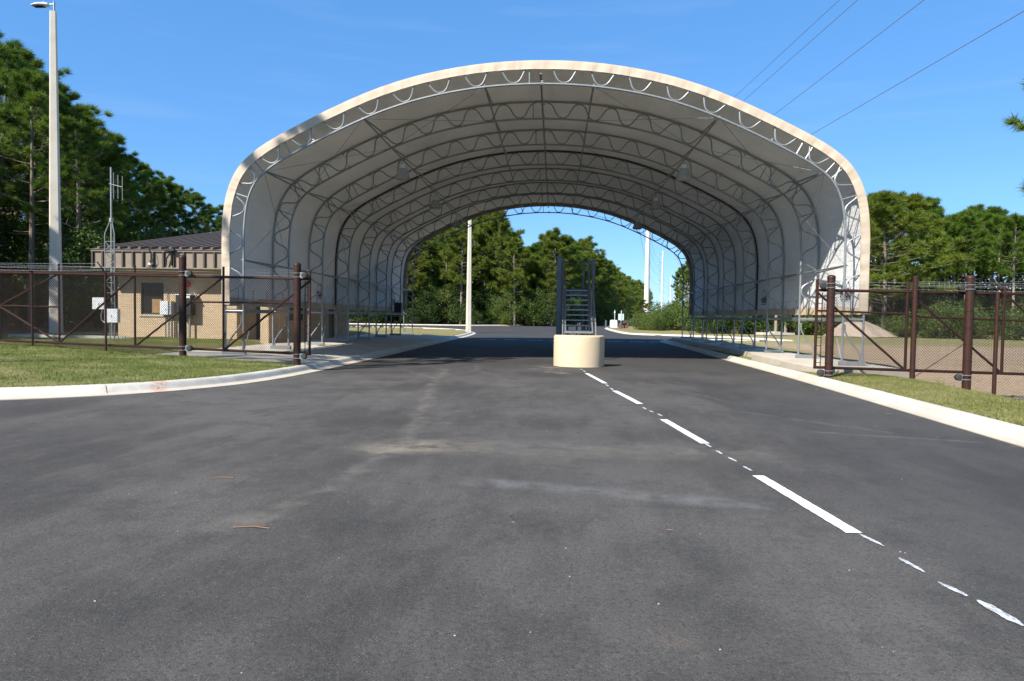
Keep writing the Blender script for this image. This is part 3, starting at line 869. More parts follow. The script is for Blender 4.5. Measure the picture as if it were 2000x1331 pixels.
# maker's mark printed on the inside of the fabric
def maker(x, y, side):
    root = MB()
    n = 18; vs = []; fs = []
    for i in range(n + 1):
        q = math.pi * i / n
        for r in (0.34, 0.37):
            vs.append((0, -math.cos(q) * r, 0.18 + math.sin(q) * r * 1.15))
    for i in range(n): fs.append((2 * i, 2 * i + 1, 2 * i + 3, 2 * i + 2))
    root.add(vs, fs)
    root.add([(0, -0.36, -0.06), (0, 0.36, -0.06), (0, 0.36, -0.03), (0, -0.36, -0.03)], [(0, 1, 2, 3)])
    o = root.build('maker_mark', M['mark'], shelter); o.location = (x, y, 2.25)
    cu = bpy.data.curves.new('maker_lettering', 'FONT'); cu.body = 'rubb'; cu.size = 0.42; cu.align_x = 'CENTER'; cu.offset = 0.014
    cu.materials.append(M['mark'])
    tmp = bpy.data.objects.new('lettering_curve', cu); COL.objects.link(tmp)
    bpy.context.view_layer.update()
    me = bpy.data.meshes.new_from_object(tmp.evaluated_get(bpy.context.evaluated_depsgraph_get()))
    bpy.data.objects.remove(tmp)
    t = link('maker_lettering', me, o)
    t.location = (-side * 0.002, 0, 0.03)
    t.rotation_euler = (R(90), 0, R(-90) if side > 0 else R(90))
xl = CX - 10.03 + 0.115; xr = CX + 10.03 - 0.115
maker(xr, 22.6, 1); maker(xr, 31.2, 1); maker(xl, 30.1, -1); maker(xl, 44.2, -1)

# bell lamps hung under the roof purlins
def bay_lamp():
    t = thing('hanging_lamp', 'x', 'lamp', (0, 0, 0), 0, 'bell lamps hung under the shelter roof')
    MB().lathe([(0.05, 0.63), (0.14, 0.61), (0.15, 0.44), (0.12, 0.42)], n=16).build('ballast_housing', M['boxgrey'], t, True)
    MB().lathe([(0.12, 0.43), (0.19, 0.41), (0.29, 0.16), (0.35, 0.0), (0.34, -0.005), (0.28, 0.15), (0.11, 0.39)], n=24).build('lamp_shade', M['acrylic'], t, True)
    MB().lathe([(0.33, 0.0), (0.33, -0.02), (0.24, -0.075), (0.02, -0.095)], n=24).build('lens', M['acrylic'], t, True)
    MB().tube([(0, 0, 0.6), (0, 0, 0.82)], 0.014, 6).build('hanger', M['galv'], t)
    return t
lamp0 = bay_lamp()
desc = {(-1, 0): 'large bell lamp under the left roof purlin, nearest the front arch', (-1, 1): 'bell lamp midway along the left roof purlin', (-1, 2): 'small bell lamp far back on the left, beside the tall light pole',
        (1, 0): 'large bell lamp under the right roof purlin, nearest the front arch', (1, 1): 'bell lamp midway along the right roof purlin', (1, 2): 'small bell lamp far back on the right, above the white power pole'}
first = True
for side in (-1, 1):
    x, z = arch(s_at(5.75, side), 0.66)
    for i, y in enumerate((27.0, 34.4, 41.9)):
        l = lamp0 if first else dup(lamp0)
        first = False
        l.scale = (0.86, 0.86, 0.86); l.location = (x, y, z - 0.72); l['label'] = desc[(side, i)]
# loudspeaker on a back left leg
t = thing('loudspeaker', 'dark loudspeaker box on the rear left legs of the shelter', 'loudspeaker', (-10.05, 43.5, 1.62))
MB().cbox((-0.24, -0.2, 0), (0.24, 0.2, 0.66), 0.02).build('cabinet', M['black'], t)
MB().box((-0.2, -0.212, 0.04), (0.2, -0.2, 0.62)).build('grille', M['rubber'], t)
MB().box((-0.03, 0.18, 0.2), (0.03, 0.32, 0.45)).build('bracket', M['galv'], t)

# ------------------------------------------------------------------ median nose and stair tower
nose = thing('median_nose', 'rounded tan concrete barrier standing in the middle of the road', 'barrier', low((0.78, 20.62)) + (float(zr(22.8)),))
outl = []
for i in range(33):
    q = math.pi * (0.5 + (i / 32 - 0.5) * 0.60)
    outl.append((-math.cos(q) * 0.88, 0.90 - math.sin(q) * 0.88 + 0.02))
outl = [(-0.86, 1.15), (-0.88, 0.80)] + outl + [(0.88, 0.80), (0.86, 1.15)]
outl = [(x, y) for x, y in outl]
n = len(outl); vs = []; fs = []
rings = [(-0.05, 0.0), (0.04, 0.003), (0.12, 0.0), (1.00, 0.0), (1.035, 0.006), (1.055, 0.028), (1.06, 0.06)]
for z, ins in rings:
    for (x, y) in outl:
        l = math.hypot(x, y - 0.6) or 1
        vs.append((x - x / l * ins, y - (y - 0.6) / l * ins, z))
for r_ in range(len(rings) - 1):
    for i in range(n):
        j = (i + 1) % n
        fs.append((r_ * n + i, r_ * n + j, r_ * n + n + j, r_ * n + n + i))
fs.append(tuple(range((len(rings) - 1) * n, len(rings) * n)))
MB().add(vs, fs).build('barrier_wall', M['barrier'], nose, True)

st = thing('stair_tower', 'open dark steel stair with tall side posts behind the tan barrier', 'stairs', low((0.85, 25.2)) + (-0.2,))
st.scale = (1.13, 1.13, 1.13)
S = M['steeldark']
def post(x, y, z0, z1, w, name='post', mat=S): MB().cbox((x - w / 2, y - w / 2, z0), (x + w / 2, y + w / 2, z1), 0.008).build(name, mat, st)
for i in range(13):
    z = 0.19 + i * 0.198; y = -0.9 + i * 0.275
    MB().cbox((-0.44, y, z), (0.46, y + 0.26, z + 0.045), 0.004).build('tread', M['galvtread'], st)
for x in (-0.475, 0.495):
    mb = MB()
    a = Vector((x, -1.0, 0.05)); b = Vector((x, 2.55, 2.63))
    mb.add([(x - 0.02, -1.05, 0), (x + 0.02, -1.05, 0), (x + 0.02, -0.75, 0), (x - 0.02, -0.75, 0), (x - 0.02, 2.5, 2.63), (x + 0.02, 2.5, 2.63), (x + 0.02, 2.75, 2.55), (x - 0.02, 2.75, 2.55)],
           [(0, 3, 2, 1), (4, 5, 6, 7), (0, 1, 5, 4), (1, 2, 6, 5), (2, 3, 7, 6), (3, 0, 4, 7)])
    mb.build('stringer', M['galv'], st)
MB().cbox((-0.5, 2.55, 2.60), (0.52, 4.2, 2.66), 0.006).build('landing', S, st)
MB().cbox((-0.46, 2.50, 2.40), (0.48, 2.54, 2.595), 0.004).build('kick_plate', S, st)
mb = MB()
rr = random.Random(5)
mb.box((-0.22, 2.488, 2.42), (-0.195, 2.498, 2.56))
for i in range(5):
    x = -0.12 + i * 0.075; h = rr.uniform(0.04, 0.1)
    mb.add([(x, 2.495, 2.44), (x + 0.03, 2.495, 2.44), (x + 0.055, 2.495, 2.44 + h), (x + 0.02, 2.495, 2.44 + h * 0.8)], [(0, 1, 2, 3)])
mb.build('worn_marking', M['scuff'], st)
post(-0.70, 1.2, 0, 3.85, 0.17); post(-0.56, 2.6, 0, 3.9, 0.09); post(0.66, 2.0, 0, 3.85, 0.12); post(0.52, 3.0, 0, 3.9, 0.09); post(0.36, 4.2, 0, 3.9, 0.1); post(-0.52, 4.2, 0, 3.9, 0.1)
for sx, top in ((-0.55, 3.75), (-0.46, 3.6), (0.50, 3.7), (0.62, 3.75)):
    MB().tube([(sx, -1.0, 0.0), (sx, -0.96, 1.05), (sx * 0.97, 2.6, top)], 0.028, 7).build('handrail', M['galv'], st, True)
for i, (sx, y, z0) in enumerate([(-0.55, -0.1, 0.7), (-0.55, 1.2, 1.6), (0.56, -0.1, 0.7), (0.56, 1.2, 1.6), (-0.46, 0.5, 1.0), (0.50, 0.5, 1.0)]):
    MB().tube([(sx, y, z0), (sx, y, z0 + 1.05)], 0.022, 6).build('baluster', M['galv'], st, True)
for a, b in [((-0.46, 3.2, 2.2), (0.48, 3.2, 1.4)), ((0.48, 3.25, 2.2), (-0.46, 3.25, 1.4)), ((-0.46, 3.2, 1.0), (0.48, 3.2, 0.2)), ((0.48, 3.25, 1.0), (-0.46, 3.25, 0.2))]:
    MB().tube([a, b], 0.022, 5).build('cross_brace', S, st)
for x in (-0.3, 0.08, 0.42): post(x, 3.4, 0, 1.15, 0.07, 'rear_post')
MB().box((-0.5, 3.36, 1.15), (0.55, 3.44, 1.22)).build('rear_beam', S, st)
MB().box((-0.5, -1.06, 0.95), (0.52, -1.0, 1.02)).build('front_rail', M['galv'], st)

# ------------------------------------------------------------------ fences and gates
def chainlink(x0, x1, zb, zt, Y=0.0, pitch=0.074, r=0.0029):
    """woven zigzag wires between x0 and x1; zb/zt are functions of x. Three-sided wires."""
    Vs = []; Fs = []; base = 0
    half = pitch / 2
    nw = int((x1 - x0) / half)
    for i in range(nw + 1):
        x = x0 + i * half
        b, t_ = zb(x), zt(x)
        m = max(2, int((t_ - b) / half) + 1)
        kk = np.arange(m + 1)
        px = x + np.where((kk + i) % 2 == 0, -half * 0.5, half * 0.5)
        pz = b + kk * (t_ - b) / m
        py = Y + np.where(kk % 2 == 0, -0.003, 0.003)
        ring = np.array([[r, 0, 0], [-r * 0.5, r * 0.87, 0], [-r * 0.5, -r * 0.87, 0]]) * 1.25
        P = np.stack([px, py, pz], -1)[:, None, :] + ring[None]
        Vs.append(P.reshape(-1, 3))
        a = base + 3 * np.arange(m)[:, None] + np.arange(3)[None]
        bq = base + 3 * np.arange(m)[:, None] + ((np.arange(3) + 1) % 3)[None]
        Fs.append(np.stack([a, bq, bq + 3, a + 3], -1).reshape(-1, 4))
        base += 3 * (m + 1)
    return np.concatenate(Vs), np.concatenate(Fs)
def mesh_part(parent, *a, **k):
    V, F = chainlink(*a, **k)
    o = link('chain_link', np_mesh('chain_link', V, F, M['mesh_wire']), parent); o['kind'] = 'stuff'
    return o
def barbed(parent, a, b, seed=0, sag=0.02):
    r = random.Random(seed); mb = MB(); a = Vector(a); b = Vector(b); L = (b - a).length; n = max(4, int(L / 0.4))
    mb.tube([a.lerp(b, i / n) - Vector((0, 0, sag * math.sin(math.pi * i / n))) for i in range(n + 1)], 0.0035, 4, False)
    d = 0.06
    while d < L:
        p = a.lerp(b, d / L) - Vector((0, 0, sag * math.sin(math.pi * d / L)))
        q = r.uniform(0, 3)
        for w in (q, q + 1.6):
            v = Vector((0.006, math.cos(w) * 0.02, math.sin(w) * 0.02)); mb.tube([p - v, p + v], 0.0028, 3, False)
        d += 0.125
    return mb.build('barbed_wire', M['barb'], parent)

def big_post(name, label, x, y, z0, z1, r, group, rollers=None, roll_side=1, zr=None):
    t = thing(name, label, 'gate post', (x, y, z0), 0, group)
    h = z1 - z0
    MB().lathe([(r, -0.3), (r, h - 0.03)], n=20).build('post_tube', M['brown'], t, True)
    MB().lathe([(r * 1.06, h - 0.035), (r * 1.06, h + 0.01), (r * 0.8, h + 0.045), (0.02, h + 0.06)], n=20).build('post_cap', M['brown'], t, True)
    zz = 0.35
    while zz < h - 0.5:
        MB().tube([(math.cos(q) * (r + 0.004), math.sin(q) * (r + 0.004), zz) for q in np.linspace(0, 2 * math.pi, 17)], 0.006, 4).build('tie_band', M['brown'], t)
        zz += 0.42
    for zc in (zr or []):
        zc -= z0
        mb = MB()
        for dz in (-0.055, 0.055):
            mb.tube([(math.cos(q) * (r + 0.012), math.sin(q) * (r + 0.012), zc + dz) for q in np.linspace(0, 2 * math.pi, 21)], 0.011, 5)
        mb.build('clamp_band', M['galv'], t)
        MB().box((roll_side * (r + 0.0) - 0.02, -0.05, zc - 0.08), (roll_side * (r + 0.06) + 0.02, 0.05, zc + 0.08)).build('roller_bracket', M['galv'], t)
        mb = MB(); cx = roll_side * (r + 0.10)
        mb.tube([(cx, -0.06, zc), (cx, -0.045, zc), (cx, 0.045, zc), (cx, 0.06, zc)], [0.055, 0.085, 0.085, 0.055], 14)
        mb.build('roller', M['rubber'], t)
    return t

# left side
YL, YL2 = 18.96, 20.4
def lx(x): return (x + 6.92) / (-17.36 + 6.92)          # 0 at the gate's nose, 1 at its far end
def yl(x): return YL + (YL2 - YL) * lx(x)
def lift(x): return 0.17 * lx(x)
ang = math.atan2(YL2 - YL, -17.36 + 6.92)                # direction of the fence line
cosA = math.cos(ang)
gA = 'heavy brown posts that carry the sliding gates'
big_post('gate_post', 'thick brown gate post at the kerb on the left, left rollers facing the road', -7.24, yl(-7.24) - 0.16, 0.14, 2.88, 0.10, gA, True, 1, (0.30, 2.58))
big_post('gate_post', 'thick brown gate post in front of the guard house wall', -10.85, yl(-10.85) - 0.16, 0.27, 3.10, 0.10, gA, True, 1, (0.44, 2.62))

gate = thing('sliding_gate', 'brown chain link sliding gate drawn back on the left, in front of the guard house', 'gate', (-6.92, YL, 0), ang + math.pi, 'brown sliding gates drawn open')
# local axis: x runs from the nose to the tail (negative world x), rotated frame so local -x = world left
def gl(x): return (x + 6.92) / cosA * -1 if False else (x + 6.92) / (-cosA) * -1
LEN = math.hypot(-17.36 + 6.92, YL2 - YL)
def glx(x): return (x + 6.92) * LEN / 10.44               # negative along the gate towards the tail
xs = {'nose': 0.0, 'v1': glx(-10.32 + 0.3), 'v2': glx(-12.55), 'v3': glx(-15.2), 'tail': glx(-17.36)}
xs['v1'] = glx(-9.62)
def zt(x): return 2.49 + 0.17 * (-x / LEN)
def zb(x): return 0.36 + 0.17 * (-x / LEN)
def gbar(name, p, q, r): MB().tube([(p[0], p[2] if len(p) > 2 else 0, p[1]), (q[0], q[2] if len(q) > 2 else 0, q[1])], r, 8).build(name, M['brown'], gate, True)
gate.rotation_euler = (0, 0, math.atan2(-(YL2 - YL), 10.44))
gbar('top_rail', (0.03, zt(0)), (-LEN, zt(-LEN)), 0.04)
gbar('bottom_rail', (0.03, zb(0)), (-LEN, zb(-LEN)), 0.04)
for nme in ('nose', 'v1', 'v2', 'v3', 'tail'):
    x = xs[nme]; gbar('upright', (x, zb(x) - 0.02), (x, zt(x) + (0.24 if nme == 'nose' else 0.3)), 0.034)
gbar('mid_rail', (xs['nose'] - 0.4, 1.80), (glx(-10.7), 1.80), 0.028)
gbar('mid_rail', (xs['v3'], 1.60), (-LEN, 1.62), 0.028)
gbar('diagonal', (xs['nose'], zt(0) - 0.06), (xs['v1'], zb(xs['v1'])), 0.03)
gbar('diagonal', (xs['v1'], zt(xs['v1'])), (xs['v2'], zb(xs['v2'])), 0.03)
gbar('diagonal', (xs['v2'], zt(xs['v2'])), (xs['v3'], zb(xs['v3'])), 0.03)
gbar('diagonal', (xs['v3'], zt(xs['v3'])), (-LEN, 1.62), 0.03)
gbar('diagonal', (xs['v3'], zb(xs['v3'])), (-LEN, 1.58), 0.03)
mesh_part(gate, -LEN, 0.0, zb, zt, 0.045)
for i, dz in enumerate((0.08, 0.16, 0.24)): barbed(gate, (-LEN, 0, zt(-LEN) + dz), (0, 0, zt(0) + dz), i)
mb = MB()
for i in range(9): mb.tube([(0.0, 0.0, 0.5 + i * 0.22), (-0.16, 0.03, 0.5 + i * 0.22)], 0.009, 5)
mb.tube([(-0.16, 0.03, 0.4), (-0.16, 0.03, 2.42)], 0.012, 5)
mb.build('stretcher_bar', M['brown'], gate)

fence = thing('chain_link_fence', 'fixed brown chain link fence along the left lawn', 'fence', (-6.92, YL - 0.12, 0), 0, 'brown chain link fences')
fence.rotation_euler = gate.rotation_euler
def fz(x): return float(zland(-6.92 + x, 19.0)) - 0.02
for wx_ in (-13.45, -16.05, -18.6):
    x = glx(wx_)
    MB().tube([(x, -0.02, fz(x) - 0.3), (x, -0.02, 2.66)], 0.035, 8).build('fence_post', M['brown'], fence, True)
    MB().tube([(x, -0.02, 2.64), (x - 0.05, -0.28, 2.95)], 0.018, 6).build('wire_arm', M['brown'], fence, True)
mesh_part(fence, glx(-19.5), -0.42, fz, lambda x: 2.5 + 0.17 * (-x / LEN), -0.02)
MB().tube([(glx(-19.5), -0.02, 2.74), (glx(-10.95), -0.02, 2.6)], 0.026, 8).build('top_rail', M['brown'], fence, True)
mb = MB()
for i in range(6): mb.tube([(-0.42, -0.02, 0.3 + i * 0.4), (-0.34, -0.04, 0.3 + i * 0.4)], 0.008, 5)
mb.tube([(-0.42, -0.02, 0.12), (-0.42, -0.02, 2.45)], 0.012, 5)
mb.build('stretcher_bar', M['brown'], fence)
for i, dz in enumerate((0.1, 0.2, 0.3)): barbed(fence, (glx(-19.5), -0.1 - dz * 0.5, 2.66 + dz), (glx(-13.45), -0.1 - dz * 0.5, 2.60 + dz), 10 + i)

# right side
YR = 18.24
big_post('gate_post', 'thick brown gate post with rollers at the right kerb', 7.10, YR - 0.14, 0.08, 2.64, 0.098, gA, True, -1, (0.17, 2.42))
big_post('gate_post', 'thick brown gate post farthest right, standing in the sloping grass', 10.54, YR - 0.14, -0.22, 2.67, 0.102, gA, True, -1, (0.12, 2.42))
gate2 = thing('sliding_gate', 'brown chain link sliding gate drawn back on the right, before the sandy lot', 'gate', (6.80, YR, 0), 0, 'brown sliding gates drawn open')
gate_ = gate; gate = gate2
def zt2(x): return 2.31 - 0.008 * x
def zb2(x): return 0.30 - 0.015 * x
L2 = 9.0
gbar('top_rail', (-0.03, zt2(0)), (L2, zt2(L2)), 0.04); gbar('bottom_rail', (-0.03, zb2(0)), (L2, zb2(L2)), 0.04)
for x in (0.0, 2.28, 4.68, 7.0): gbar('upright', (x, zb2(x) - 0.02), (x, zt2(x) + 0.28), 0.036)
gbar('diagonal', (0.0, zt2(0) - 0.05), (2.28, zb2(2.28)), 0.03); gbar('diagonal', (2.4, zt2(2.4) - 0.1), (4.68, zb2(4.68)), 0.03); gbar('diagonal', (4.68, zt2(5)), (7.0, zb2(7)), 0.03)
gbar('mid_rail', (0.0, 1.78), (2.28, 1.72), 0.026); gbar('mid_rail', (2.35, 1.66), (4.68, 1.60), 0.03); gbar('mid_rail', (4.68, 1.60), (7.0, 1.55), 0.03)
mesh_part(gate2, 0.15, L2, zb2, zt2, 0.045)
for i, dz in enumerate((0.08, 0.16, 0.24)): barbed(gate2, (0, 0, zt2(0) + dz), (L2, 0, zt2(L2) + dz), 20 + i)
mb = MB()
for i in range(9): mb.tube([(0.0, 0.0, 0.42 + i * 0.22), (0.15, 0.03, 0.42 + i * 0.22)], 0.009, 5)
mb.tube([(0.15, 0.03, 0.34), (0.15, 0.03, 2.25)], 0.012, 5)
mb.build('stretcher_bar', M['brown'], gate2)
fence2 = thing('chain_link_fence', 'fixed brown chain link fence along the sloping grass on the right', 'fence', (6.80, YR - 0.10, 0), 0, 'brown chain link fences')
def fz2(x): return float(zland(6.80 + x, YR)) - 0.03
MB().tube([(2.40, -0.03, fz2(2.4) - 0.3), (2.40, -0.03, 2.66)], 0.065, 12).build('fence_post', M['brown'], fence2, True)
MB().lathe([(0.07, 0.0), (0.07, 0.03), (0.02, 0.05)], (2.40, -0.03, 2.65), 12).build('post_cap', M['brown'], fence2, True)
MB().tube([(4.43, -0.03, fz2(4.43) - 0.3), (4.43, -0.03, 2.30)], 0.05, 10).build('fence_post', M['brown'], fence2, True)
MB().tube([(4.55, -0.03, 2.30), (4.22, -0.05, 2.68)], 0.024, 6).build('wire_arm', M['brown'], fence2, True)
MB().tube([(6.9, -0.03, fz2(6.9) - 0.3), (6.9, -0.03, 2.30)], 0.05, 10).build('fence_post', M['brown'], fence2, True)
mesh_part(fence2, 0.40, 8.6, fz2, lambda x: 2.22, -0.03)
MB().tube([(2.45, -0.03, 0.1), (4.4, -0.03, 1.52)], 0.009, 5).build('truss_rod', M['brown'], fence2)
mb = MB()
for i in range(6): mb.tube([(0.30, -0.04, 0.3 + i * 0.36), (0.42, -0.03, 0.3 + i * 0.36)], 0.008, 5)
mb.tube([(0.40, -0.03, 0.1), (0.40, -0.03, 2.2)], 0.012, 5)
mb.build('stretcher_bar', M['brown'], fence2)
for i, dz in enumerate((0.06, 0.15)): barbed(fence2, (2.40, -0.06, 2.4 + dz), (8.6, -0.2 - dz, 2.38 + dz), 30 + i)

# ------------------------------------------------------------------ guard house
gh = thing('guard_house', 'small tan block guard house with brown standing seam roof behind the left gate', 'building', (-19.35, 29.2, 0))
W = 6.85; D = 11.5; HW = 3.45
def wall(x0, y0, x1, y1, z0, z1): return MB().box((x0, y0, z0), (x1, y1, z1)).build('wall', M['brick'], gh)
b0 = -0.1
# front wall with window (1.05..2.10) and a recessed doorway (5.4..6.5)
wall(0, 0, 1.05, 0.2, b0, HW); wall(2.10, 0, 5.42, 0.2, b0, HW); wall(1.05, 0, 2.10, 0.2, b0, 1.36); wall(1.05, 0, 2.10, 0.2, 2.77, HW)
wall(6.48, 0, W, 0.2, b0, HW); wall(5.42, 0, 6.48, 0.2, 2.35, HW)
wall(5.22, 0.2, 5.42, 1.2, b0, HW); wall(6.48, 0.2, 6.68, 1.2, b0, HW); wall(5.42, 1.0, 6.48, 1.2, b0, HW)
# side wall facing the shelter: window strip and two doors
wall(W - 0.2, 1.2, W, 2.2, b0, HW); wall(W - 0.2, 2.2, W, 4.2, b0, 1.15); wall(W - 0.2, 2.2, W, 4.2, 1.85, HW); wall(W - 0.2, 4.2, W, 8.0, b0, HW)
wall(W - 0.2, 9.1, W, D, b0, HW); wall(W - 0.2, 8.0, W, 9.1, 2.2, HW)
wall(0, 0.2, 0.2, D, b0, HW); wall(0.2, D - 0.2, W - 0.2, D, b0, HW)
wf = MB(); 
for a, b in (((1.05, 0.06, 1.36), (1.10, 0.14, 2.77)), ((2.05, 0.06, 1.36), (2.10, 0.14, 2.77)), ((1.10, 0.06, 1.36), (2.05, 0.14, 1.42)), ((1.10, 0.06, 2.71), (2.05, 0.14, 2.77))): wf.box(a, b)
win = wf.build('window', M['fascia_dark'], gh)
MB().box((1.10, 0.09, 1.42), (2.05, 0.10, 2.71)).build('pane', M['glass'], win)
MB().box((0.98, -0.05, 1.28), (2.17, 0.10, 1.358)).build('sill', M['slab'], win)
MB().box((1.52, 0.083, 1.44), (1.95, 0.088, 2.05)).build('pane_reflection', M['pane_reflection'], win)  # tan reflection painted as a thin panel over the pane
dr = MB().box((5.95, 0.93, 0.02), (6.44, 0.97, 2.3)).build('door', M['fascia_dark'], gh)
MB().box((5.90, 0.90, 0.0), (5.948, 0.99, 2.33)).build('door_frame', M['black'], dr)
MB().tube([(6.02, 0.90, 1.05), (6.12, 0.90, 1.05)], 0.018, 6).build('handle', M['galv'], dr)
MB().box((5.97, 0.92, 0.1), (6.42, 0.929, 0.35)).build('kick_plate', M['galv'], dr)
d2 = MB().box((W - 0.12, 8.02, 0.02), (W - 0.08, 9.08, 2.19)).build('door', M['fascia_dark'], gh)
MB().tube([(W - 0.05, 8.12, 1.05), (W - 0.05, 8.24, 1.05)], 0.018, 6).build('handle', M['galv'], d2)
w2 = MB().box((W - 0.12, 2.2, 1.15), (W - 0.04, 4.2, 1.85)).build('window', M['fascia_dark'], gh)
MB().box((W - 0.035, 2.26, 1.21), (W - 0.028, 4.14, 1.79)).build('pane', M['glass'], w2)
MB().box((-0.45, -0.86, 3.405), (7.4, -0.02, 3.44)).build('soffit', M['fascia_dark'], gh)
# fascia: one panel between each pair of ribs
x = -0.5; kf = 0
while x < 7.4:
    MB().box((x + 0.036, -0.90, 3.38), (x + 0.414, -0.87, 4.05)).build('fascia_panel', M['fascia'], gh)
    MB().box((x - 0.034, -0.985, 3.38), (x + 0.034, -0.87, 4.05)).build('fascia_rib', M['fascia_dark'], gh)
    x += 0.45
MB().box((-0.56, -0.97, 4.052), (7.5, -0.87, 4.12)).build('eave_trim', M['fascia'], gh)
MB().box((-0.56, -0.975, 3.33), (7.5, -0.86, 3.378)).build('eave_trim', M['fascia'], gh)
y = -0.87
while y < D:
    MB().box((-0.56, y, 3.38), (-0.53, y + 0.48, 4.06 + 0.184 * (y + 0.9))).build('fascia_panel', M['fascia_dark'], gh)
    y += 0.51
# roof panels with raised seams
sl = 0.184; x = -0.6; e = 0.002
while x < 7.5:
    x1 = x + 0.455
    mb = MB()
    def rp(xx, yy, dz): return (xx, yy, 4.125 + sl * (yy + 0.98) + dz)
    def slab(xa, xb, dz0, dz1):
        mb.add([rp(xa, -1.0, dz0), rp(xb, -1.0, dz0), rp(xb, 12.0, dz0), rp(xa, 12.0, dz0), rp(xa, -1.0, dz1), rp(xb, -1.0, dz1), rp(xb, 12.0, dz1), rp(xa, 12.0, dz1)],
               [(0, 3, 2, 1), (4, 5, 6, 7), (0, 1, 5, 4), (1, 2, 6, 5), (2, 3, 7, 6), (3, 0, 4, 7)])
    slab(x + e, x1 - 0.11, 0.0, 0.02); slab(x1 - 0.11, x1 - e, 0.0, 0.13)
    mb.build('roof_panel', M['roof'], gh)
    x = x1
MB().add([(-0.5, 12.0, 3.4), (7.4, 12.0, 3.4), (7.4, 12.0, 6.5), (-0.5, 12.0, 6.5)], [(0, 1, 2, 3)]).build('back_gable', M['fascia'], gh)
# camera and bracket below the eave
cmr = thing('wall_camera', 'small dangling cable and camera on the taupe fascia beside the mast', 'camera', (-17.2, 28.22, 3.5))
MB().tube([(0.0, 0.0, 0.62), (0.1, -0.06, 0.5), (0.13, -0.08, 0.2), (0.02, -0.08, 0.05)], 0.012, 5).build('cable', M['black'], cmr)
MB().cbox((-0.07, -0.16, -0.03), (0.06, -0.04, 0.06), 0.01).build('camera_body', M['boxgrey'], cmr)
br = thing('fascia_bracket', 'black tubular bracket on the fascia above the window', 'bracket', (-16.35, 28.22, 3.45))
MB().tube([(-0.2, -0.02, 0.0), (-0.16, -0.05, 0.3), (0.05, -0.06, 0.62)], 0.03, 6).build('arm', M['black'], br); MB().tube([(0.05, -0.03, 0.0), (0.05, -0.06, 0.64)], 0.03, 6).build('stem', M['black'], br)
MB().cbox((-0.2, -0.16, 0.6), (0.22, -0.03, 0.72), 0.02).build('head', M['black'], br)
# services on the front wall
ub = thing('utility_box', 'light grey meter box with a yellow sticker on the guard house wall', 'utility box', (-17.0, 29.19, 1.36))
MB().cbox((-0.27, -0.26, 0), (0.27, -0.005, 0.60), 0.012).build('cabinet', M['boxgrey'], ub)
MB().box((0.10, -0.264, 0.46), (0.22, -0.261, 0.56)).build('sticker', M['yellow'], ub)
MB().box((-0.01, -0.272, 0.2), (0.02, -0.261, 0.26)).build('latch', M['black'], ub)
for dx in (-0.1, 0.05, 0.17): MB().tube([(dx, -0.1, 0.01), (dx, -0.1, -1.3)], 0.03, 7).build('conduit', M['galv'], ub, True)
MB().tube([(-0.05, -0.05, 0.6), (-0.05, -0.05, 1.2)], 0.018, 6).build('riser', M['galv'], ub)
eb = thing('utility_box', 'black electrical cabinet with white top under the red bell', 'utility box', (-16.1, 29.19, 1.36))
MB().cbox((-0.32, -0.42, 0), (0.32, -0.005, 0.86), 0.012).build('cabinet', M['black'], eb)
MB().cbox((-0.36, -0.46, 0.862), (0.36, -0.002, 0.91), 0.008).build('cabinet_top', M['boxgrey'], eb)
MB().box((0.1, -0.43, 0.74), (0.28, -0.421, 0.85)).build('nameplate', M['boxgrey'], eb)
MB().tube([(0.15, -0.2, 0.0), (0.15, -0.2, -1.3)], 0.045, 8).build('conduit', M['galv'], eb, True)
MB().tube([(-0.22, -0.1, 0.0), (-0.22, -0.1, -1.3)], 0.03, 7).build('conduit', M['galv'], eb, True)
MB().tube([(0.32, -0.2, 0.5), (0.42, -0.2, 0.55), (0.45, -0.2, 0.8), (0.36, -0.16, 0.95)], 0.035, 7).build('bend', M['galv'], eb, True)
bl = thing('alarm_bell', 'round red alarm bell high on the guard house wall', 'alarm bell', (-16.15, 29.19, 2.70))
mb = MB(); mb.tube([(0, -0.005, 0), (0, -0.04, 0), (0, -0.075, 0), (0, -0.10, 0)], [0.05, 0.145, 0.14, 0.05], 18); mb.build('gong', M['red'], bl, True)
MB().box((-0.06, -0.03, -0.06), (0.06, -0.002, 0.06)).build('back_box', M['red'], bl)
rl = thing('warning_light', 'small red warning light between bell and cabinet', 'warning light', (-16.2, 29.19, 2.33))
MB().lathe([(0.05, 0.0), (0.055, 0.05), (0.05, 0.13), (0.01, 0.16)], (0, -0.1, 0.03), 12).build('lens', M['red'], rl, True)
MB().box((-0.05, -0.16, 0.0), (0.05, -0.002, 0.03)).build('bracket', M['galv'], rl)

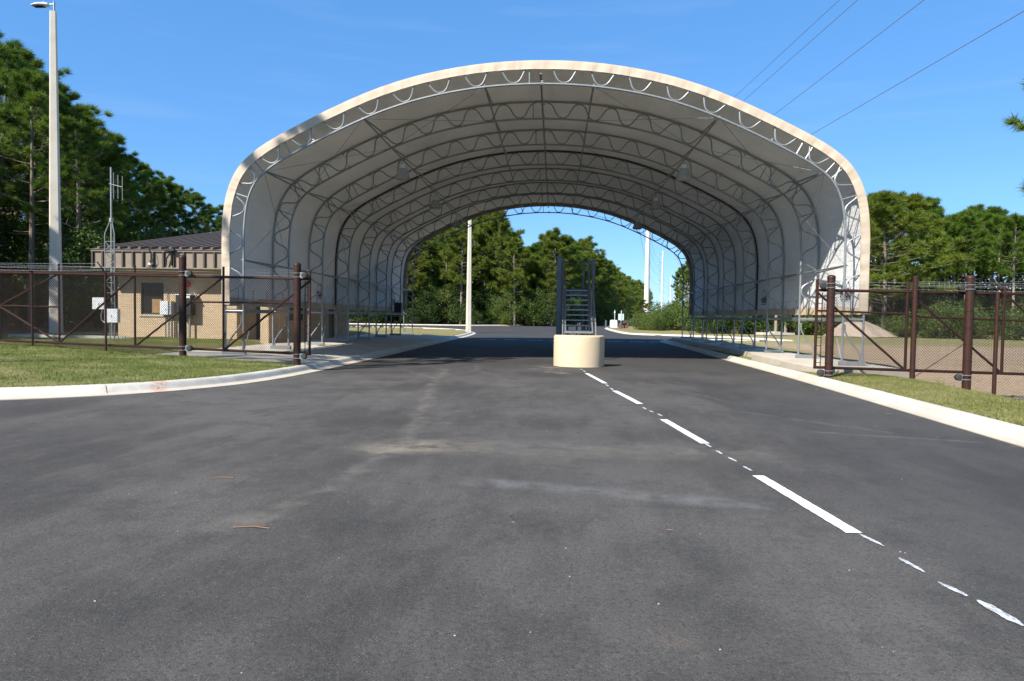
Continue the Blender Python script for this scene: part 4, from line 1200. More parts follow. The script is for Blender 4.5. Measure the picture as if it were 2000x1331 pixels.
# raised pad, lattice mast with its boxes and antenna, concrete light pole
pad = thing('equipment_pad', 'low concrete pad with a raised edge beside the mast', 'pad', (-19.9, 27.9, 0.2))
MB().cbox((-2.6, -0.9, -0.2), (2.3, 0.9, 0.16), 0.012).build('pad_slab', M['pad'], pad)
MB().cbox((-2.65, -1.0, -0.2), (2.35, -0.91, 0.27), 0.012).build('pad_edge', M['pad'], pad)
tw = thing('antenna_mast', 'thin galvanised lattice mast with a small antenna beside the guard house', 'mast', (-18.17, 27.0, 0.3))
cr = [(-0.2, -0.1), (0.2, -0.1), (0.0, 0.22)]
for (a, b) in cr: MB().tube([(a, b, 0), (a, b, 4.35), (a * 0.15, b * 0.15 + 0.02, 4.9)], 0.02, 6).build('mast_leg', M['galv'], tw, True)
mb = MB(); z = 0.25; i = 0
while z < 4.3:
    for q in range(3):
        a, b = cr[q], cr[(q + 1) % 3]
        mb.tube([(a[0], a[1], z), (b[0], b[1], z)], 0.011, 4); 
        if z + 0.42 < 4.4: mb.tube([(a[0], a[1], z), (b[0], b[1], z + 0.42)] if (i + q) % 2 else [(b[0], b[1], z), (a[0], a[1], z + 0.42)], 0.010, 4)
    z += 0.42; i += 1
mb.build('lattice', M['galv'], tw)
MB().tube([(0, 0.02, 0.0), (0, 0.02, 7.05)], 0.034, 8).build('mast_tube', M['galv'], tw, True)
MB().cbox((-0.06, -0.05, 4.8), (0.06, 0.09, 5.0), 0.02).build('top_clamp', M['galv'], tw)
ant = MB().tube([(-0.06, 0, 6.38), (0.66, -0.25, 6.2)], 0.017, 6).build('antenna', M['galv'], tw)
for fx, h in ((0.16, 1.05), (0.40, 0.97), (0.64, 0.97)):
    z = 6.33 - 0.25 * fx
    MB().tube([(fx, -0.35 * fx, z - h / 2), (fx, -0.35 * fx, z + h / 2)], 0.014, 6).build('element', M['galv'], ant)
mb = thing('utility_box', 'upper grey control box on the lattice mast', 'utility box', (-18.47, 26.8, 1.55))
MB().cbox((-0.25, -0.2, 0), (0.25, 0.0, 0.48), 0.012).build('cabinet', M['boxgrey'], mb); MB().box((0.02, -0.206, 0.18), (0.05, -0.2, 0.26)).build('latch', M['black'], mb)
mb = thing('utility_box', 'lower grey control box with a hose at the mast foot', 'utility box', (-17.9, 26.75, 1.02))
MB().cbox((-0.28, -0.2, 0), (0.28, 0.0, 0.56), 0.012).build('cabinet', M['boxgrey'], mb); MB().box((0.02, -0.206, 0.22), (0.05, -0.2, 0.3)).build('latch', M['black'], mb)
MB().tube([(-0.24, -0.1, 0.02), (-0.33, -0.1, 0.0), (-0.45, -0.1, 0.1), (-0.48, -0.1, 0.3), (-0.42, -0.1, 0.5)], 0.022, 6).build('hose', M['galv'], mb, True)
for dx in (-0.1, 0.08): MB().tube([(dx, -0.1, 0.0), (dx, -0.1, -0.7)], 0.02, 6).build('conduit', M['galv'], mb, True)

def sq_pole(t, h, w0, w1, rot, mat, z0=-0.3):
    vs = []
    for z, w in ((z0, w0), (h, w1)):
        c = w * 0.12
        for (sx, sy, tx, ty) in ((1, 1, -1, 0), (-1, 1, 0, -1), (-1, -1, 1, 0), (1, -1, 0, 1)):
            x, y = sx * w / 2, sy * w / 2
            p1 = (x, y - sy * c) if tx == 0 and False else None
        pts = [(w / 2, -w / 2 + c), (w / 2, w / 2 - c), (w / 2 - c, w / 2), (-w / 2 + c, w / 2), (-w / 2, w / 2 - c), (-w / 2, -w / 2 + c), (-w / 2 + c, -w / 2), (w / 2 - c, -w / 2)]
        for x, y in pts:
            vs.append((x * math.cos(rot) - y * math.sin(rot), x * math.sin(rot) + y * math.cos(rot), z))
    fs = [tuple(range(7, -1, -1)), tuple(range(8, 16))] + [(i, (i + 1) % 8, 8 + (i + 1) % 8, 8 + i) for i in range(8)]
    return MB().add(vs, fs).build('shaft', mat, t)
lp = thing('street_light', 'tall square concrete light pole with one lamp head beside the left woods', 'street light', (-25.12, 33.0, 0.06))
sq_pole(lp, 16.25, 0.56, 0.27, R(28), M['pole_c'])
MB().tube([(0.05, 0, 16.2), (0.05, 0, 16.75)], 0.045, 8).build('tenon', M['galv'], lp, True)
MB().tube([(0.03, 0, 16.62), (-0.3, 0, 16.6)], 0.03, 7).build('arm', M['galv'], lp, True)
hd = MB(); vs = []; fs = []
for i in range(11):
    u = i / 10; xx = -0.22 - 0.92 * u
    w = 0.21 * math.sin(math.pi * (0.16 + 0.80 * u)) ** 0.7; hh = 0.12 * math.sin(math.pi * (0.2 + 0.72 * u)) ** 0.6
    for q in range(12):
        a = 2 * math.pi * q / 12
        vs.append((xx, math.cos(a) * w, 16.58 + math.sin(a) * hh * (1.0 if math.sin(a) > 0 else 0.55)))
for i in range(10):
    for q in range(12): fs.append((i * 12 + q, i * 12 + (q + 1) % 12, i * 12 + 12 + (q + 1) % 12, i * 12 + 12 + q))
fs += [tuple(range(11, -1, -1)), tuple(range(120, 132))]
hd.add(vs, fs); ho = hd.build('lamp_head', M['boxgrey'], lp, True)
mb = MB(); mb.cbox((-1.0, -0.13, 16.495), (-0.45, 0.13, 16.53), 0.015); mb.build('lens', M['black'], ho)
MB().lathe([(0.03, 0.0), (0.03, 0.06)], (-0.5, 0, 16.69), 8).build('photocell', M['boxgrey'], ho)
cp = thing('street_light', 'concrete light pole beyond the shelter on the left grass', 'street light', (-8.45, 67.0, -0.03))
sq_pole(cp, 12.5, 0.50, 0.27, R(20), M['pole_c'])
MB().tube([(0.0, 0, 12.4), (0.0, 0, 12.9), (-0.4, 0, 12.95)], 0.045, 8).build('arm', M['galv'], cp, True)
MB().cbox((-1.2, -0.18, 12.86), (-0.4, 0.18, 13.02), 0.05).build('lamp_head', M['boxgrey'], cp)

# ------------------------------------------------------------------ roadside pieces far beyond the shelter
pe = thing('pedestal_box', 'pale grey rounded utility pedestal on the far right verge', 'utility box', (9.55, 111.3, -0.13))
vs = []; n = 14
for y in (-0.35, 0.35):
    for i in range(n + 1):
        q = math.pi * i / n; vs.append((math.copysign(abs(math.cos(q)) ** 0.5, math.cos(q)) * -0.56, y, 1.0 + 0.28 * math.sin(q) ** 0.6))
    vs += [(0.6, y, 0.0), (-0.6, y, 0.0)]
m_ = n + 3
MB().add(vs, [tuple(range(m_ - 1, -1, -1)), tuple(range(m_, 2 * m_))] + [(i, (i + 1) % m_, m_ + (i + 1) % m_, m_ + i) for i in range(m_)]).build('shell', M['boxgrey'], pe)
MB().box((-0.58, -0.38, 0.0), (0.58, -0.352, 0.5)).build('door', M['boxgrey'], pe)
vl = thing('marker_pole', 'thin pole with a pale lantern behind the grey pedestal', 'marker pole', (9.83, 112.5, -0.13))
MB().tube([(0, 0, 0), (0, 0, 2.3)], 0.05, 7).build('pole', M['boxgrey'], vl); MB().lathe([(0.06, 2.3), (0.13, 2.35), (0.13, 2.55), (0.05, 2.7), (0.05, 2.9)], n=10).build('lantern', M['signback'], vl, True)
sg = thing('road_sign', 'back of a pale rectangular sign on a post by the far verge', 'road sign', (10.34, 106.9, -0.13))
MB().box((-0.06, -0.06, 0), (0.06, 0.06, 2.75)).build('post', M['signback'], sg); MB().box((-0.46, 0.07, 1.25), (0.42, 0.09, 2.25)).build('panel', M['signback'], sg)
for i, (x, y, lab) in enumerate([(7.3, 97.5, 'dark round bollard standing left of the grey pedestal'), (9.05, 93.6, 'dark round bollard in front of the pale sign post')]):
    b = thing('bollard', lab, 'bollard', (x * 1.13, y * 1.13, -0.13), 0, 'bollards on the far verge')
    MB().lathe([(0.15, -0.2), (0.15, 1.08)], n=14).build('tube', M['steeldark'], b, True); MB().lathe([(0.15, 1.08), (0.13, 1.14), (0.02, 1.17)], n=14).build('cap', M['steeldark'], b, True)
rb = thing('valve_box', 'low red brown metal box behind the bollard and sign', 'box', (10.85, 108.0, -0.13))
MB().cbox((-0.75, -0.3, 0), (0.7, 0.3, 0.78), 0.02).build('housing', M['redbrown'], rb)
for x in (-0.3, 0.12, 0.5): MB().box((x, -0.33, 0.02), (x + 0.06, -0.302, 0.76)).build('rib', M['redbrown'], rb)
pt = thing('concrete_plate', 'pale flat concrete plate lying in the grass by two pine trunks', 'plate', (26.5, 84, -0.32), R(25))
MB().cbox((-2.0, -1.2, 0), (2.0, 1.2, 0.3), 0.03).build('plate', M['slab'], pt); MB().cbox((-0.5, -0.5, 0.302), (0.5, 0.5, 0.42), 0.03).build('cover', M['slab'], pt)

# sand pile
mb = MB(); vs = []; fs = []; rr = random.Random(8); n = 40; rings = 10
for i in range(rings + 1):
    u = i / rings
    for k in range(n):
        q = 2 * math.pi * k / n
        rad = u * (1 + 0.10 * math.sin(3 * q + 1) + 0.06 * math.sin(7 * q))
        h = 2.35 * (1 - u ** 1.25) * (1 + 0.07 * math.sin(5 * q + 4 * u)) + rr.uniform(-0.04, 0.04) - 0.05
        vs.append((math.cos(q) * rad * 4.9 + (1 - u) * -1.2, math.sin(q) * rad * 3.2, h))
for i in range(rings):
    for k in range(n): fs.append((i * n + k, i * n + n + k, i * n + n + (k + 1) % n, i * n + (k + 1) % n))
pile = MB().add(vs, fs).build('sand_pile', M['sand'], None, True); pile.location = (36.6, 84.0, -0.25); pile.scale = (0.85, 0.9, 0.9)
tag(pile, 'pale sand heap on the grass behind the right fence', 'sand pile')

# power line: white poles and conductors
PP = [(19.9, 150, 34.0, 'large white power pole rising behind the right end of the shelter', 0.62), (44.5, 288, 29.5, 'second white power pole right of the large one, half its height in view', 0.50),
      (80, 480, 29.5, 'third white power pole in the receding row', 0.5), (107, 622, 29, 'fourth, thin white power pole in the receding row', 0.5), (134, 770, 28, 'farthest thin white power pole in the receding row', 0.5)]
arms = []
for (x, y, h, lab, r) in PP:
    t = thing('power_pole', lab, 'power pole', (x, y, 0.0), 0, 'white power poles in a row')
    MB().lathe([(r, -0.5), (r * 0.62, h)], n=18).build('shaft', M['whitepole'], t, True)
    for dz in (1.5, 4.8, 8.2, 12.4):
        MB().tube([(0, 0, h - dz - 0.1), (-2.0, -0.3, h - dz)], [0.09, 0.06], 6).build('arm', M['galv'], t)
        MB().tube([(-1.9, -0.3, h - dz), (-1.9, -0.3, h - dz - 0.9)], 0.07, 6).build('insulator', M['boxgrey'], t)
    if h > 33:
        for z in np.arange(2, h - 2, 0.45): pass
dirs = [((1590, 260), (14.49, 12.13), (25.61, 18.77)), ((1515, 222), (12.33, 13.22), (20.25, 19.45)), ((1455, 195), (10.6, 14.01), (16.65, 19.5)), ((1440, 185), (10.16, 14.3), (15.67, 19.52))]
att = [20.7, 24.9, 28.3, 31.6]
wl = ['lowest of the four wires crossing the sky at upper right', 'second lowest wire crossing the sky at upper right', 'third wire up, close under the topmost one', 'topmost thin wire crossing the sky at upper right']
Hc = 1.52
for i, (_, a, b) in enumerate(dirs):
    # directions seen from the camera height; choose the depth that makes a straight span to the pole
    da = Vector((a[0] / 40, 1, (a[1] - Hc) / 40)); db = Vector((b[0] / 40, 1, (b[1] - Hc) / 40))
    P0 = Vector((18.0, 149.7, att[i]))
    yb = [33.0, 40.0, 47.0, 52.0][i]
    Pb = Vector((0, 0, Hc)) + db * yb
    # point on ray a nearest to the line P0-Pb sets the slight sag there
    best = min((((P0.lerp(Pb, u)) - (Vector((0, 0, Hc)) + da * (P0.lerp(Pb, u)).y)).length, u) for u in np.linspace(0.3, 0.99, 200))
    Pa = Vector((0, 0, Hc)) + da * P0.lerp(Pb, best[1]).y
    far = Pb + (Pb - Pa).normalized() * 60
    pts = []
    ctrl = [P0, Pa, Pb, far]
    for q in range(3):
        for u in np.linspace(0, 1, 10)[:-1]: pts.append(ctrl[q].lerp(ctrl[q + 1], u))
    pts.append(far)
    w = MB().tube(pts, 0.022, 5).build('power_wire', M['wirelead']); tag(w, wl[i], 'wire', 'overhead wires')
for i in range(len(PP) - 1):
    (x0, y0, h0, _, _), (x1, y1, h1, _, _) = PP[i], PP[i + 1]
    for j, dz in enumerate((2.4, 5.7, 9.1, 13.3)):
        lv = ['topmost', 'second highest', 'second lowest', 'lowest'][j]; sp = ['first and second', 'second and third', 'third and fourth', 'fourth and fifth'][i]
        a = Vector((x0 - 1.9, y0, h0 - dz)); b = Vector((x1 - 1.9, y1, h1 - dz))
        w = MB().tube([a.lerp(b, u) - Vector((0, 0, 4.5 * 4 * u * (1 - u))) for u in np.linspace(0, 1, 17)], 0.03, 4).build('power_wire', M['wirelead'])
        tag(w, '%s slack wire between the %s white power poles' % (lv, sp), 'wire', 'wires between the power poles %s' % ('near' if i == 0 else 'far'))

# ------------------------------------------------------------------ trees
def rvec(rs, n):
    v = rs.normal(size=(n, 3)); return v / np.linalg.norm(v, axis=1, keepdims=True)
def clumps(rs, C, D, K, ln, wd, flat=0.0, up=0.35):
    """K thin needle blades around every clump centre C (n,3), leaning along D"""
    n = len(C)
    c = np.repeat(C, K, 0); d = np.repeat(D, K, 0)
    v = rvec(rs, n * K) + d * 0.75 + np.array([0, 0, up]); v /= np.linalg.norm(v, axis=1, keepdims=True)
    L = ln * rs.uniform(0.65, 1.25, (n * K, 1))
    s = np.cross(v, rvec(rs, n * K)); s /= np.linalg.norm(s, axis=1, keepdims=True) + 1e-9
    w = wd * rs.uniform(0.7, 1.3, (n * K, 1))
    b = c + v * L * 0.08 + rs.normal(size=(n * K, 3)) * ln * 0.12
    V = np.stack([b - s * w, b + s * w, b + v * L], 1).reshape(-1, 3)
    return V, np.arange(len(V)).reshape(-1, 3)

def pine(seed, h, cb, spread, nl, K=34, ln=0.42, wd=0.022, top=0.55, mat='needle', bark='bark', lean=0.0, twigs=5):
    rs = np.random.RandomState(seed); r = random.Random(seed)
    mb = MB(); m = 12
    q0 = r.uniform(0, 6)
    def tp(t): return Vector((lean * t * t * h + 0.018 * h * math.sin(3 * t + q0) * t, 0.014 * h * math.cos(2.3 * t + q0) * t, t * h))
    r0 = 0.0105 * h + 0.03
    mb.tube([tp(t) for t in np.linspace(-0.02, 0.985, m)], [r0 * (1.12 - 0.98 * t) for t in np.linspace(0, 1, m)], 8)
    C = []; D = []
    for i in range(nl):
        t = cb + (1 - cb) * (i + r.uniform(-0.4, 0.4)) / nl
        t = min(max(t, cb), 0.985)
        u = (t - cb) / (1 - cb)
        az = i * 2.4 + r.uniform(-0.5, 0.5)
        prof_ = (math.sin(math.pi * min(1.0, 0.18 + 0.82 * u) ** 0.8) ** 0.75) if u < 0.95 else 0.25
        L = spread * max(0.22, prof_) * r.uniform(0.65, 1.15)
        el = R(8 + 42 * u) * r.uniform(0.4, 1.3) - R(6)
        p = tp(t); d = Vector((math.cos(az) * math.cos(el), math.sin(az) * math.cos(el), math.sin(el)))
        side = d.cross(Vector((0, 0, 1))).normalized()
        pts = []
        for k in range(5):
            v = k / 4
            pts.append(p + d * L * v + Vector((0, 0, 0.16 * L * v * v)) + side * 0.07 * L * math.sin(3 * v + az))
        rb_ = max(0.018, r0 * (1.05 - t) * 0.42)
        mb.tube(pts, [rb_ * (1.05 - 0.85 * k / 4) for k in range(5)], 5, False)
        for k in range(twigs):
            v = 0.35 + 0.65 * (k + r.random()) / twigs
            b = pts[min(3, int(v * 4))].lerp(pts[min(4, int(v * 4) + 1)], v * 4 - int(v * 4)) if v < 1 else pts[4]
            sg_ = 1 if k % 2 else -1
            td = (d * 0.7 + side * sg_ * r.uniform(0.3, 1.0) + Vector((0, 0, r.uniform(0.0, 0.6)))).normalized()
            tl = L * r.uniform(0.16, 0.34) * (1.15 - 0.5 * v)
            e_ = b + td * tl
            mb.tube([b, b.lerp(e_, 0.55) + Vector((0, 0, 0.02)), e_], [rb_ * 0.4, rb_ * 0.3, 0.008], 4, False)
            for w in ((1.0, 0.5) if k % 2 else (1.0,)):
                C.append(b.lerp(e_, w) + Vector((r.gauss(0, 0.06), r.gauss(0, 0.06), r.gauss(0, 0.05)))); D.append(td)
        C.append(pts[4]); D.append(d)
    for k in range(6):                                        # leader tuft
        C.append(tp(0.985) + Vector((r.gauss(0, 0.25), r.gauss(0, 0.25), r.uniform(-0.5, 0.25)))); D.append(Vector((0, 0, 1)))
    for i in range(5):                                        # bare dead limbs under the crown
        t = cb * r.uniform(0.55, 0.98); az = r.uniform(0, 6.28); L = spread * r.uniform(0.3, 0.6); p = tp(t)
        d = Vector((math.cos(az), math.sin(az), r.uniform(-0.1, 0.25)))
        mb.tube([p, p + d * L * 0.6, p + d * L + Vector((0, 0, 0.1))], [0.035, 0.02, 0.008], 4, False)
    V, F = clumps(rs, np.array([tuple(c) for c in C]), np.array([tuple(d) for d in D]), K, ln, wd)
    return mb.mesh('trunk', M[bark], True), np_mesh('crown', V, F, M[mat])

def leafy(seed, h, cb, spread, ncl, K, leaf, mat='leaf', trunk=True, lobes=9, squash=0.8):
    rs = np.random.RandomState(seed); r = random.Random(seed)
    mb = MB()
    r0 = 0.012 * h + 0.02
    if trunk: mb.tube([(0, 0, -0.3), (0.02 * h, 0, 0.4 * h), (0.0, 0.02 * h, 0.82 * h)], [r0, r0 * 0.7, r0 * 0.2], 7)
    L = []
    for i in range(lobes):
        az = i * 2.4; u = (i + 0.5) / lobes
        rad = spread * (0.62 * math.sin(math.pi * (0.12 + 0.80 * u)) + 0.05) * r.uniform(0.8, 1.2)
        c = Vector((math.cos(az) * rad, math.sin(az) * rad, h * (cb + (1 - cb) * (0.10 + 0.82 * u))))
        L.append((c, spread * r.uniform(0.32, 0.52)))
        if trunk:
            b = Vector((0, 0, min(c.z * 0.75, 0.7 * h)))
            mb.tube([b, b.lerp(c, 0.6) + Vector((0, 0, 0.03 * h)), c], [r0 * 0.4, r0 * 0.22, 0.012], 5, False)
    if not trunk:
        for i in range(6):
            a = r.uniform(0, 6.28); mb.tube([(0, 0, -0.1), (math.cos(a) * spread * 0.3, math.sin(a) * spread * 0.3, h * 0.4), (math.cos(a) * spread * 0.5, math.sin(a) * spread * 0.5, h * 0.8)], [0.03, 0.02, 0.008], 4, False)
    C = []
    for i in range(ncl):
        c, rad = L[i % lobes]
        v = rvec(rs, 1)[0]; q = rad * (rs.uniform(0.25, 1.0) ** 0.5) * rs.uniform(0.85, 1.12)
        C.append((c.x + v[0] * q, c.y + v[1] * q, max(0.05, c.z + v[2] * q * squash)))
    C = np.repeat(np.array(C), K, 0); n = len(C)
    P = C + rs.normal(size=(n, 3)) * leaf * 1.5
    a = rvec(rs, n); a[:, 2] = a[:, 2] * 0.7 - 0.15
    b = np.cross(a, rvec(rs, n)); b /= np.linalg.norm(b, axis=1, keepdims=True) + 1e-9
    s = leaf * rs.uniform(0.6, 1.25, (n, 1))
    V = np.stack([P - a * s * 0.6, P + b * s * 0.36, P + a * s * 0.75, P - b * s * 0.36], 1).reshape(-1, 3)
    F = np.arange(len(V)).reshape(-1, 4)
    return mb.mesh('trunk', M['bark'], True), np_mesh('crown', V, F, M[mat])

PINES = [pine(1, 18, 0.40, 3.8, 36, 105, 0.43, 0.017), pine(2, 18, 0.32, 4.2, 38, 105, 0.45, 0.017, mat='needle2'), pine(3, 18, 0.48, 3.4, 32, 105, 0.42, 0.017, lean=0.004),
         pine(4, 18, 0.30, 3.6, 40, 105, 0.43, 0.017)]
FARP = [pine(21, 18, 0.52, 3.3, 42, 52, 0.62, 0.038, bark='barkgrey'), pine(22, 18, 0.38, 3.8, 48, 52, 0.64, 0.038, mat='needle2', bark='barkgrey'), pine(23, 18, 0.58, 3.1, 38, 52, 0.62, 0.038, bark='barkgrey', lean=0.003),
        pine(24, 18, 0.26, 4.4, 56, 52, 0.64, 0.038, mat='needle2')]
OAKS = [leafy(31, 9, 0.0, 3.6, 900, 9, 0.22, 'leafdark', lobes=13), leafy(32, 9, 0.0, 3.2, 850, 9, 0.22, lobes=12), leafy(33, 9, 0.05, 4.0, 800, 9, 0.22, 'shrub', lobes=11)]
BUSH = [leafy(44, 3, 0.0, 2.0, 420, 9, 0.13, 'leafdark', False, 8), leafy(41, 3, 0.0, 1.9, 420, 9, 0.13, 'shrub', False, 8), leafy(42, 3, 0.0, 1.7, 420, 9, 0.13, 'leaf', False, 7), leafy(43, 3, 0.0, 2.2, 460, 9, 0.12, 'shrub', False, 10)]

def tree(name, cat, mesh, x, y, h, h0, label, group, wide=1.0, rz=None, zg=None):
    z = float(zland(x, y)) - 0.05 if zg is None else zg
    t = thing(name, label, cat, (x, y, z), rnd.uniform(0, 6.28) if rz is None else rz, group)
    s = h / h0
    t.scale = (s * wide, s * wide, s)
    link('trunk', mesh[0], t); link('crown', mesh[1], t)
    return t
def pt_(px, y):
    """ground point at distance y on the bearing of photo column px"""
    a = math.atan((px - 1000) / 1333.0) - math.atan(83 / 1333.0)
    return math.tan(a) * y, y

G_L = 'pines of the dense wood on the left'
LBL = 'tall pine in the dense wood behind the left fence'
# the left wood: heights step down from the left edge to the shelter
def ltop(px):
    return float(np.interp(px, [-60, 0, 50, 100, 150, 200, 250, 300, 350, 390, 430], [95, 112, 145, 185, 210, 255, 290, 318, 340, 358, 392]))
distinct = {
    0: 'tallest pine at the left edge of the photo', }
specs = []
for px, y in [(-30, 38), (8, 41), (38, 46), (62, 37), (95, 43), (128, 47), (152, 39), (176, 44), (205, 50), (232, 45), (258, 52), (286, 56), (306, 60), (332, 55), (352, 63), (378, 58), (402, 66), (424, 62), (444, 70), (70, 55), (150, 58), (240, 64), (20, 60), (110, 66), (330, 74), (200, 72), (-70, 47), (-110, 42), (-60, 60)]:
    specs.append((px, y))
named = {(-30, 38): 'tallest pine, cut by the left edge of the photo', (62, 37): 'near pine whose trunk stands left of the tall light pole', (152, 39): 'near pine directly right of the tall light pole', (232, 45): 'pine directly behind the lattice mast',
         (306, 60): 'pointed pine rising above the left end of the brown roof', (378, 58): 'pine with branches reaching right against the sky above the brown roof', (424, 62): 'short pine touching the left edge of the shelter'}
for i, (px, y) in enumerate(specs):
    x, y = pt_(px, y)
    top = ltop(px) + rnd.uniform(0, 26) + (30 if y > 54 and px < 250 else 0)
    h = (606 - top) / 1333 * y * 1.0 * math.sqrt(1 + (x / y) ** 2) * 0.86 + 1.2
    ms = PINES[(i * 7 + i // 3) % 4]
    tree('pine_tree', 'tree', ms, x, y, h, 18, named.get((px, specs[i][1]), LBL), G_L, rnd.uniform(0.95, 1.25))
# understorey of the left wood
US = 'leafy undergrowth trees in the left wood'
for i in range(22):
    px = -60 + i * 23 + rnd.uniform(-8, 8); y = rnd.uniform(37, 60) if px < 170 else rnd.uniform(45, 70)
    x, y = pt_(px, y)
    tree('understorey_tree', 'tree', OAKS[i % 3], x, y, rnd.uniform(5.0, 9.0), 9, 'leafy understorey tree in the shade below the left pines', US, rnd.uniform(0.8, 1.1))
# trees of the same wood outside the frame that shade its edge
for i, (x, y, h) in enumerate([(-38, 30, 17), (-41, 22, 18), (-36, 24, 16), (-45, 27, 18), (-46, 34, 18), (-40, 36, 18), (-50, 40, 18), (-34, 28.5, 12), (-31.5, 27, 9), (-30.5, 19.5, 13), (-34, 15.5, 14), (-29.5, 23, 10), (-37, 18, 16), (-31, 14.5, 12), (-31, 25, 13), (-28.5, 21.5, 12), (-33, 29, 14), (-27.5, 17.5, 11), (-34.5, 33, 14)]):
    tree('pine_tree', 'tree', PINES[i % 4], x, y, h, 18, 'pine at the left of the lawn, outside the photo, shading the fence', 'pines left of the lawn', 1.1)
tree('pine_tree', 'tree', PINES[2], -15.6, 11.3, 19.0, 18, 'lone pine left of the camera that throws its shadow on the shelter front', None, 0.62, 1.0)
tree('pine_tree', 'tree', PINES[0], 20.5, 26.0, 14.5, 18, 'pine whose branch tips enter the photo at the right edge', None, 1.15, 2.1)

# centre wood beyond the shelter
def ctop(px): return float(np.interp(px, [760, 830, 880, 930, 975, 1000, 1020, 1045, 1075, 1110, 1150, 1175, 1195, 1215, 1262], [440, 440, 432, 408, 418, 462, 480, 462, 450, 455, 474, 505, 520, 540, 558]))
CW = 'trees of the wood beyond the shelter'
cl = [(px, 120 + (i * 37 % 26) + max(0, px - 1090) * 0.35) for i, px in enumerate(range(720, 1180, 15))]
for i, (px, y) in enumerate(cl):
    x, y = pt_(px, y)
    h = (621 - ctop(px) - rnd.uniform(-2, 22)) / 1333 * y + 1.4
    ms = FARP[[1, 3, 0, 1][i % 4]]
    lab = 'pine in the front of the wood beyond the shelter'
    if px == 930 or px == 945: lab = 'tallest pine of the far wood, right of the far light pole' if px == 945 else 'tall pine right behind the far light pole'
    tree('pine_tree', 'tree', ms, x, y, h, 18, lab, CW, rnd.uniform(1.0, 1.3))
for i in range(24):
    px = 715 + i * 20.5 + rnd.uniform(-6, 6); y = rnd.uniform(119, 128) + max(0, px - 1090) * 0.3
    x, y = pt_(px, y)
    tree('broadleaf_tree', 'tree', OAKS[i % 3], x, y, rnd.uniform(5.5, 9.0), 9, 'dark leafy tree at the foot of the wood beyond the shelter', 'leafy trees at the foot of the far wood', rnd.uniform(0.85, 1.2))
for i in range(12):
    px = 1010 + i * 14; y = 128 + i * 3
    x, y = pt_(px, y)
    h = (621 - ctop(px)) / 1333 * y * rnd.uniform(0.86, 0.98)
    tree('broadleaf_tree', 'tree', OAKS[(i + 1) % 3], x, y, h, 9, 'tall rounded leafy tree in the middle of the far wood', 'rounded trees of the far wood', rnd.uniform(0.6, 0.8))
for i in range(26):                                             # receding row along the left of the far road
    u = i / 25
    y = 165 + 300 * u ** 1.3; px = 1165 + 92 * (1 - (1 - u) ** 1.7)
    x, yy = pt_(px, y)
    h = (622 - float(np.interp(px, [1150, 1180, 1192, 1205, 1225, 1245, 1258, 1270], [492, 505, 508, 528, 540, 545, 556, 575]))) / 1333 * y * rnd.uniform(0.92, 1.04)
    tree('pine_tree' if i % 2 else 'broadleaf_tree', 'tree', FARP[i % 4] if i % 2 else OAKS[i % 3], x, y, h, 18 if i % 2 else 9, 'tree in the row receding along the far road', 'trees receding along the far road', 1.2 if i % 2 else 0.62)
for i in range(20):
    y = 165 + i * 16; x, yy = pt_(1168 + 4.3 * i, y)
    tree('shrub', 'shrub', BUSH[1 + i % 3], x, y, rnd.uniform(4.5, 7.5), 3, 'dark shrub at the foot of the trees along the far road', 'shrubs along the far road', 1.1)

for i in range(24):
    px = 700 + i * 21 + rnd.uniform(-5, 5); y = rnd.uniform(119, 129) + max(0, px - 1090) * 0.3
    x, y = pt_(px, y)
    tree('shrub', 'shrub', BUSH[0], x, y, rnd.uniform(2.0, 3.8), 3, 'dark shrub below the trees of the far wood', 'shrubs below the far wood', rnd.uniform(1.0, 1.3))
# right of the far road: scrub round the power poles
for i in range(30):
    px = 1252 + i * 5.4 + rnd.uniform(-4, 4); y = rnd.uniform(104, 124)
    x, y = pt_(px, y)
    h = rnd.uniform(2.0, 3.4) + (1.4 if px > 1300 else 0)
    if px < 1268: h = 2.6
    tree('shrub', 'shrub', BUSH[1 + (i * 5) % 3], x, y, h, 3, 'yellow green shrub in the scrub around the white power poles', 'scrub around the power poles', rnd.uniform(0.8, 1.15))
lab_young = tree('young_pine', 'tree', FARP[3], pt_(1254, 122)[0], 122, 5.0, 18, 'young bright green pine at the left foot of the large white pole', None, 1.5)
for i, (px, y, top) in enumerate([(1330, 125, 520), (1342, 118, 508), (1352, 124, 500), (1362, 130, 490), (1375, 126, 470), (1395, 128, 450), (1325, 200, 570), (1318, 260, 588)]):
    x, y = pt_(px, y)
    tree('pine_tree', 'tree', FARP[i % 3], x, y, (624 - top) / 1333 * y + 1, 18, 'pine seen through the rear right legs of the shelter', 'pines behind the rear right legs', 0.8)

# dark hedge behind the right legs
for i in range(26):
    px = 1375 + i * 15.5 + rnd.uniform(-5, 5); y = rnd.uniform(88, 97)
    x, y = pt_(px, y)
    tree('shrub', 'shrub', BUSH[[2, 0, 1][i % 3]], x, y, rnd.uniform(3.8, 5.4) if px < 1660 else rnd.uniform(1.8, 3.0), 3, 'dark glossy shrub in the thicket behind the right legs and fence', 'thicket behind the right fence', rnd.uniform(0.85, 1.1))
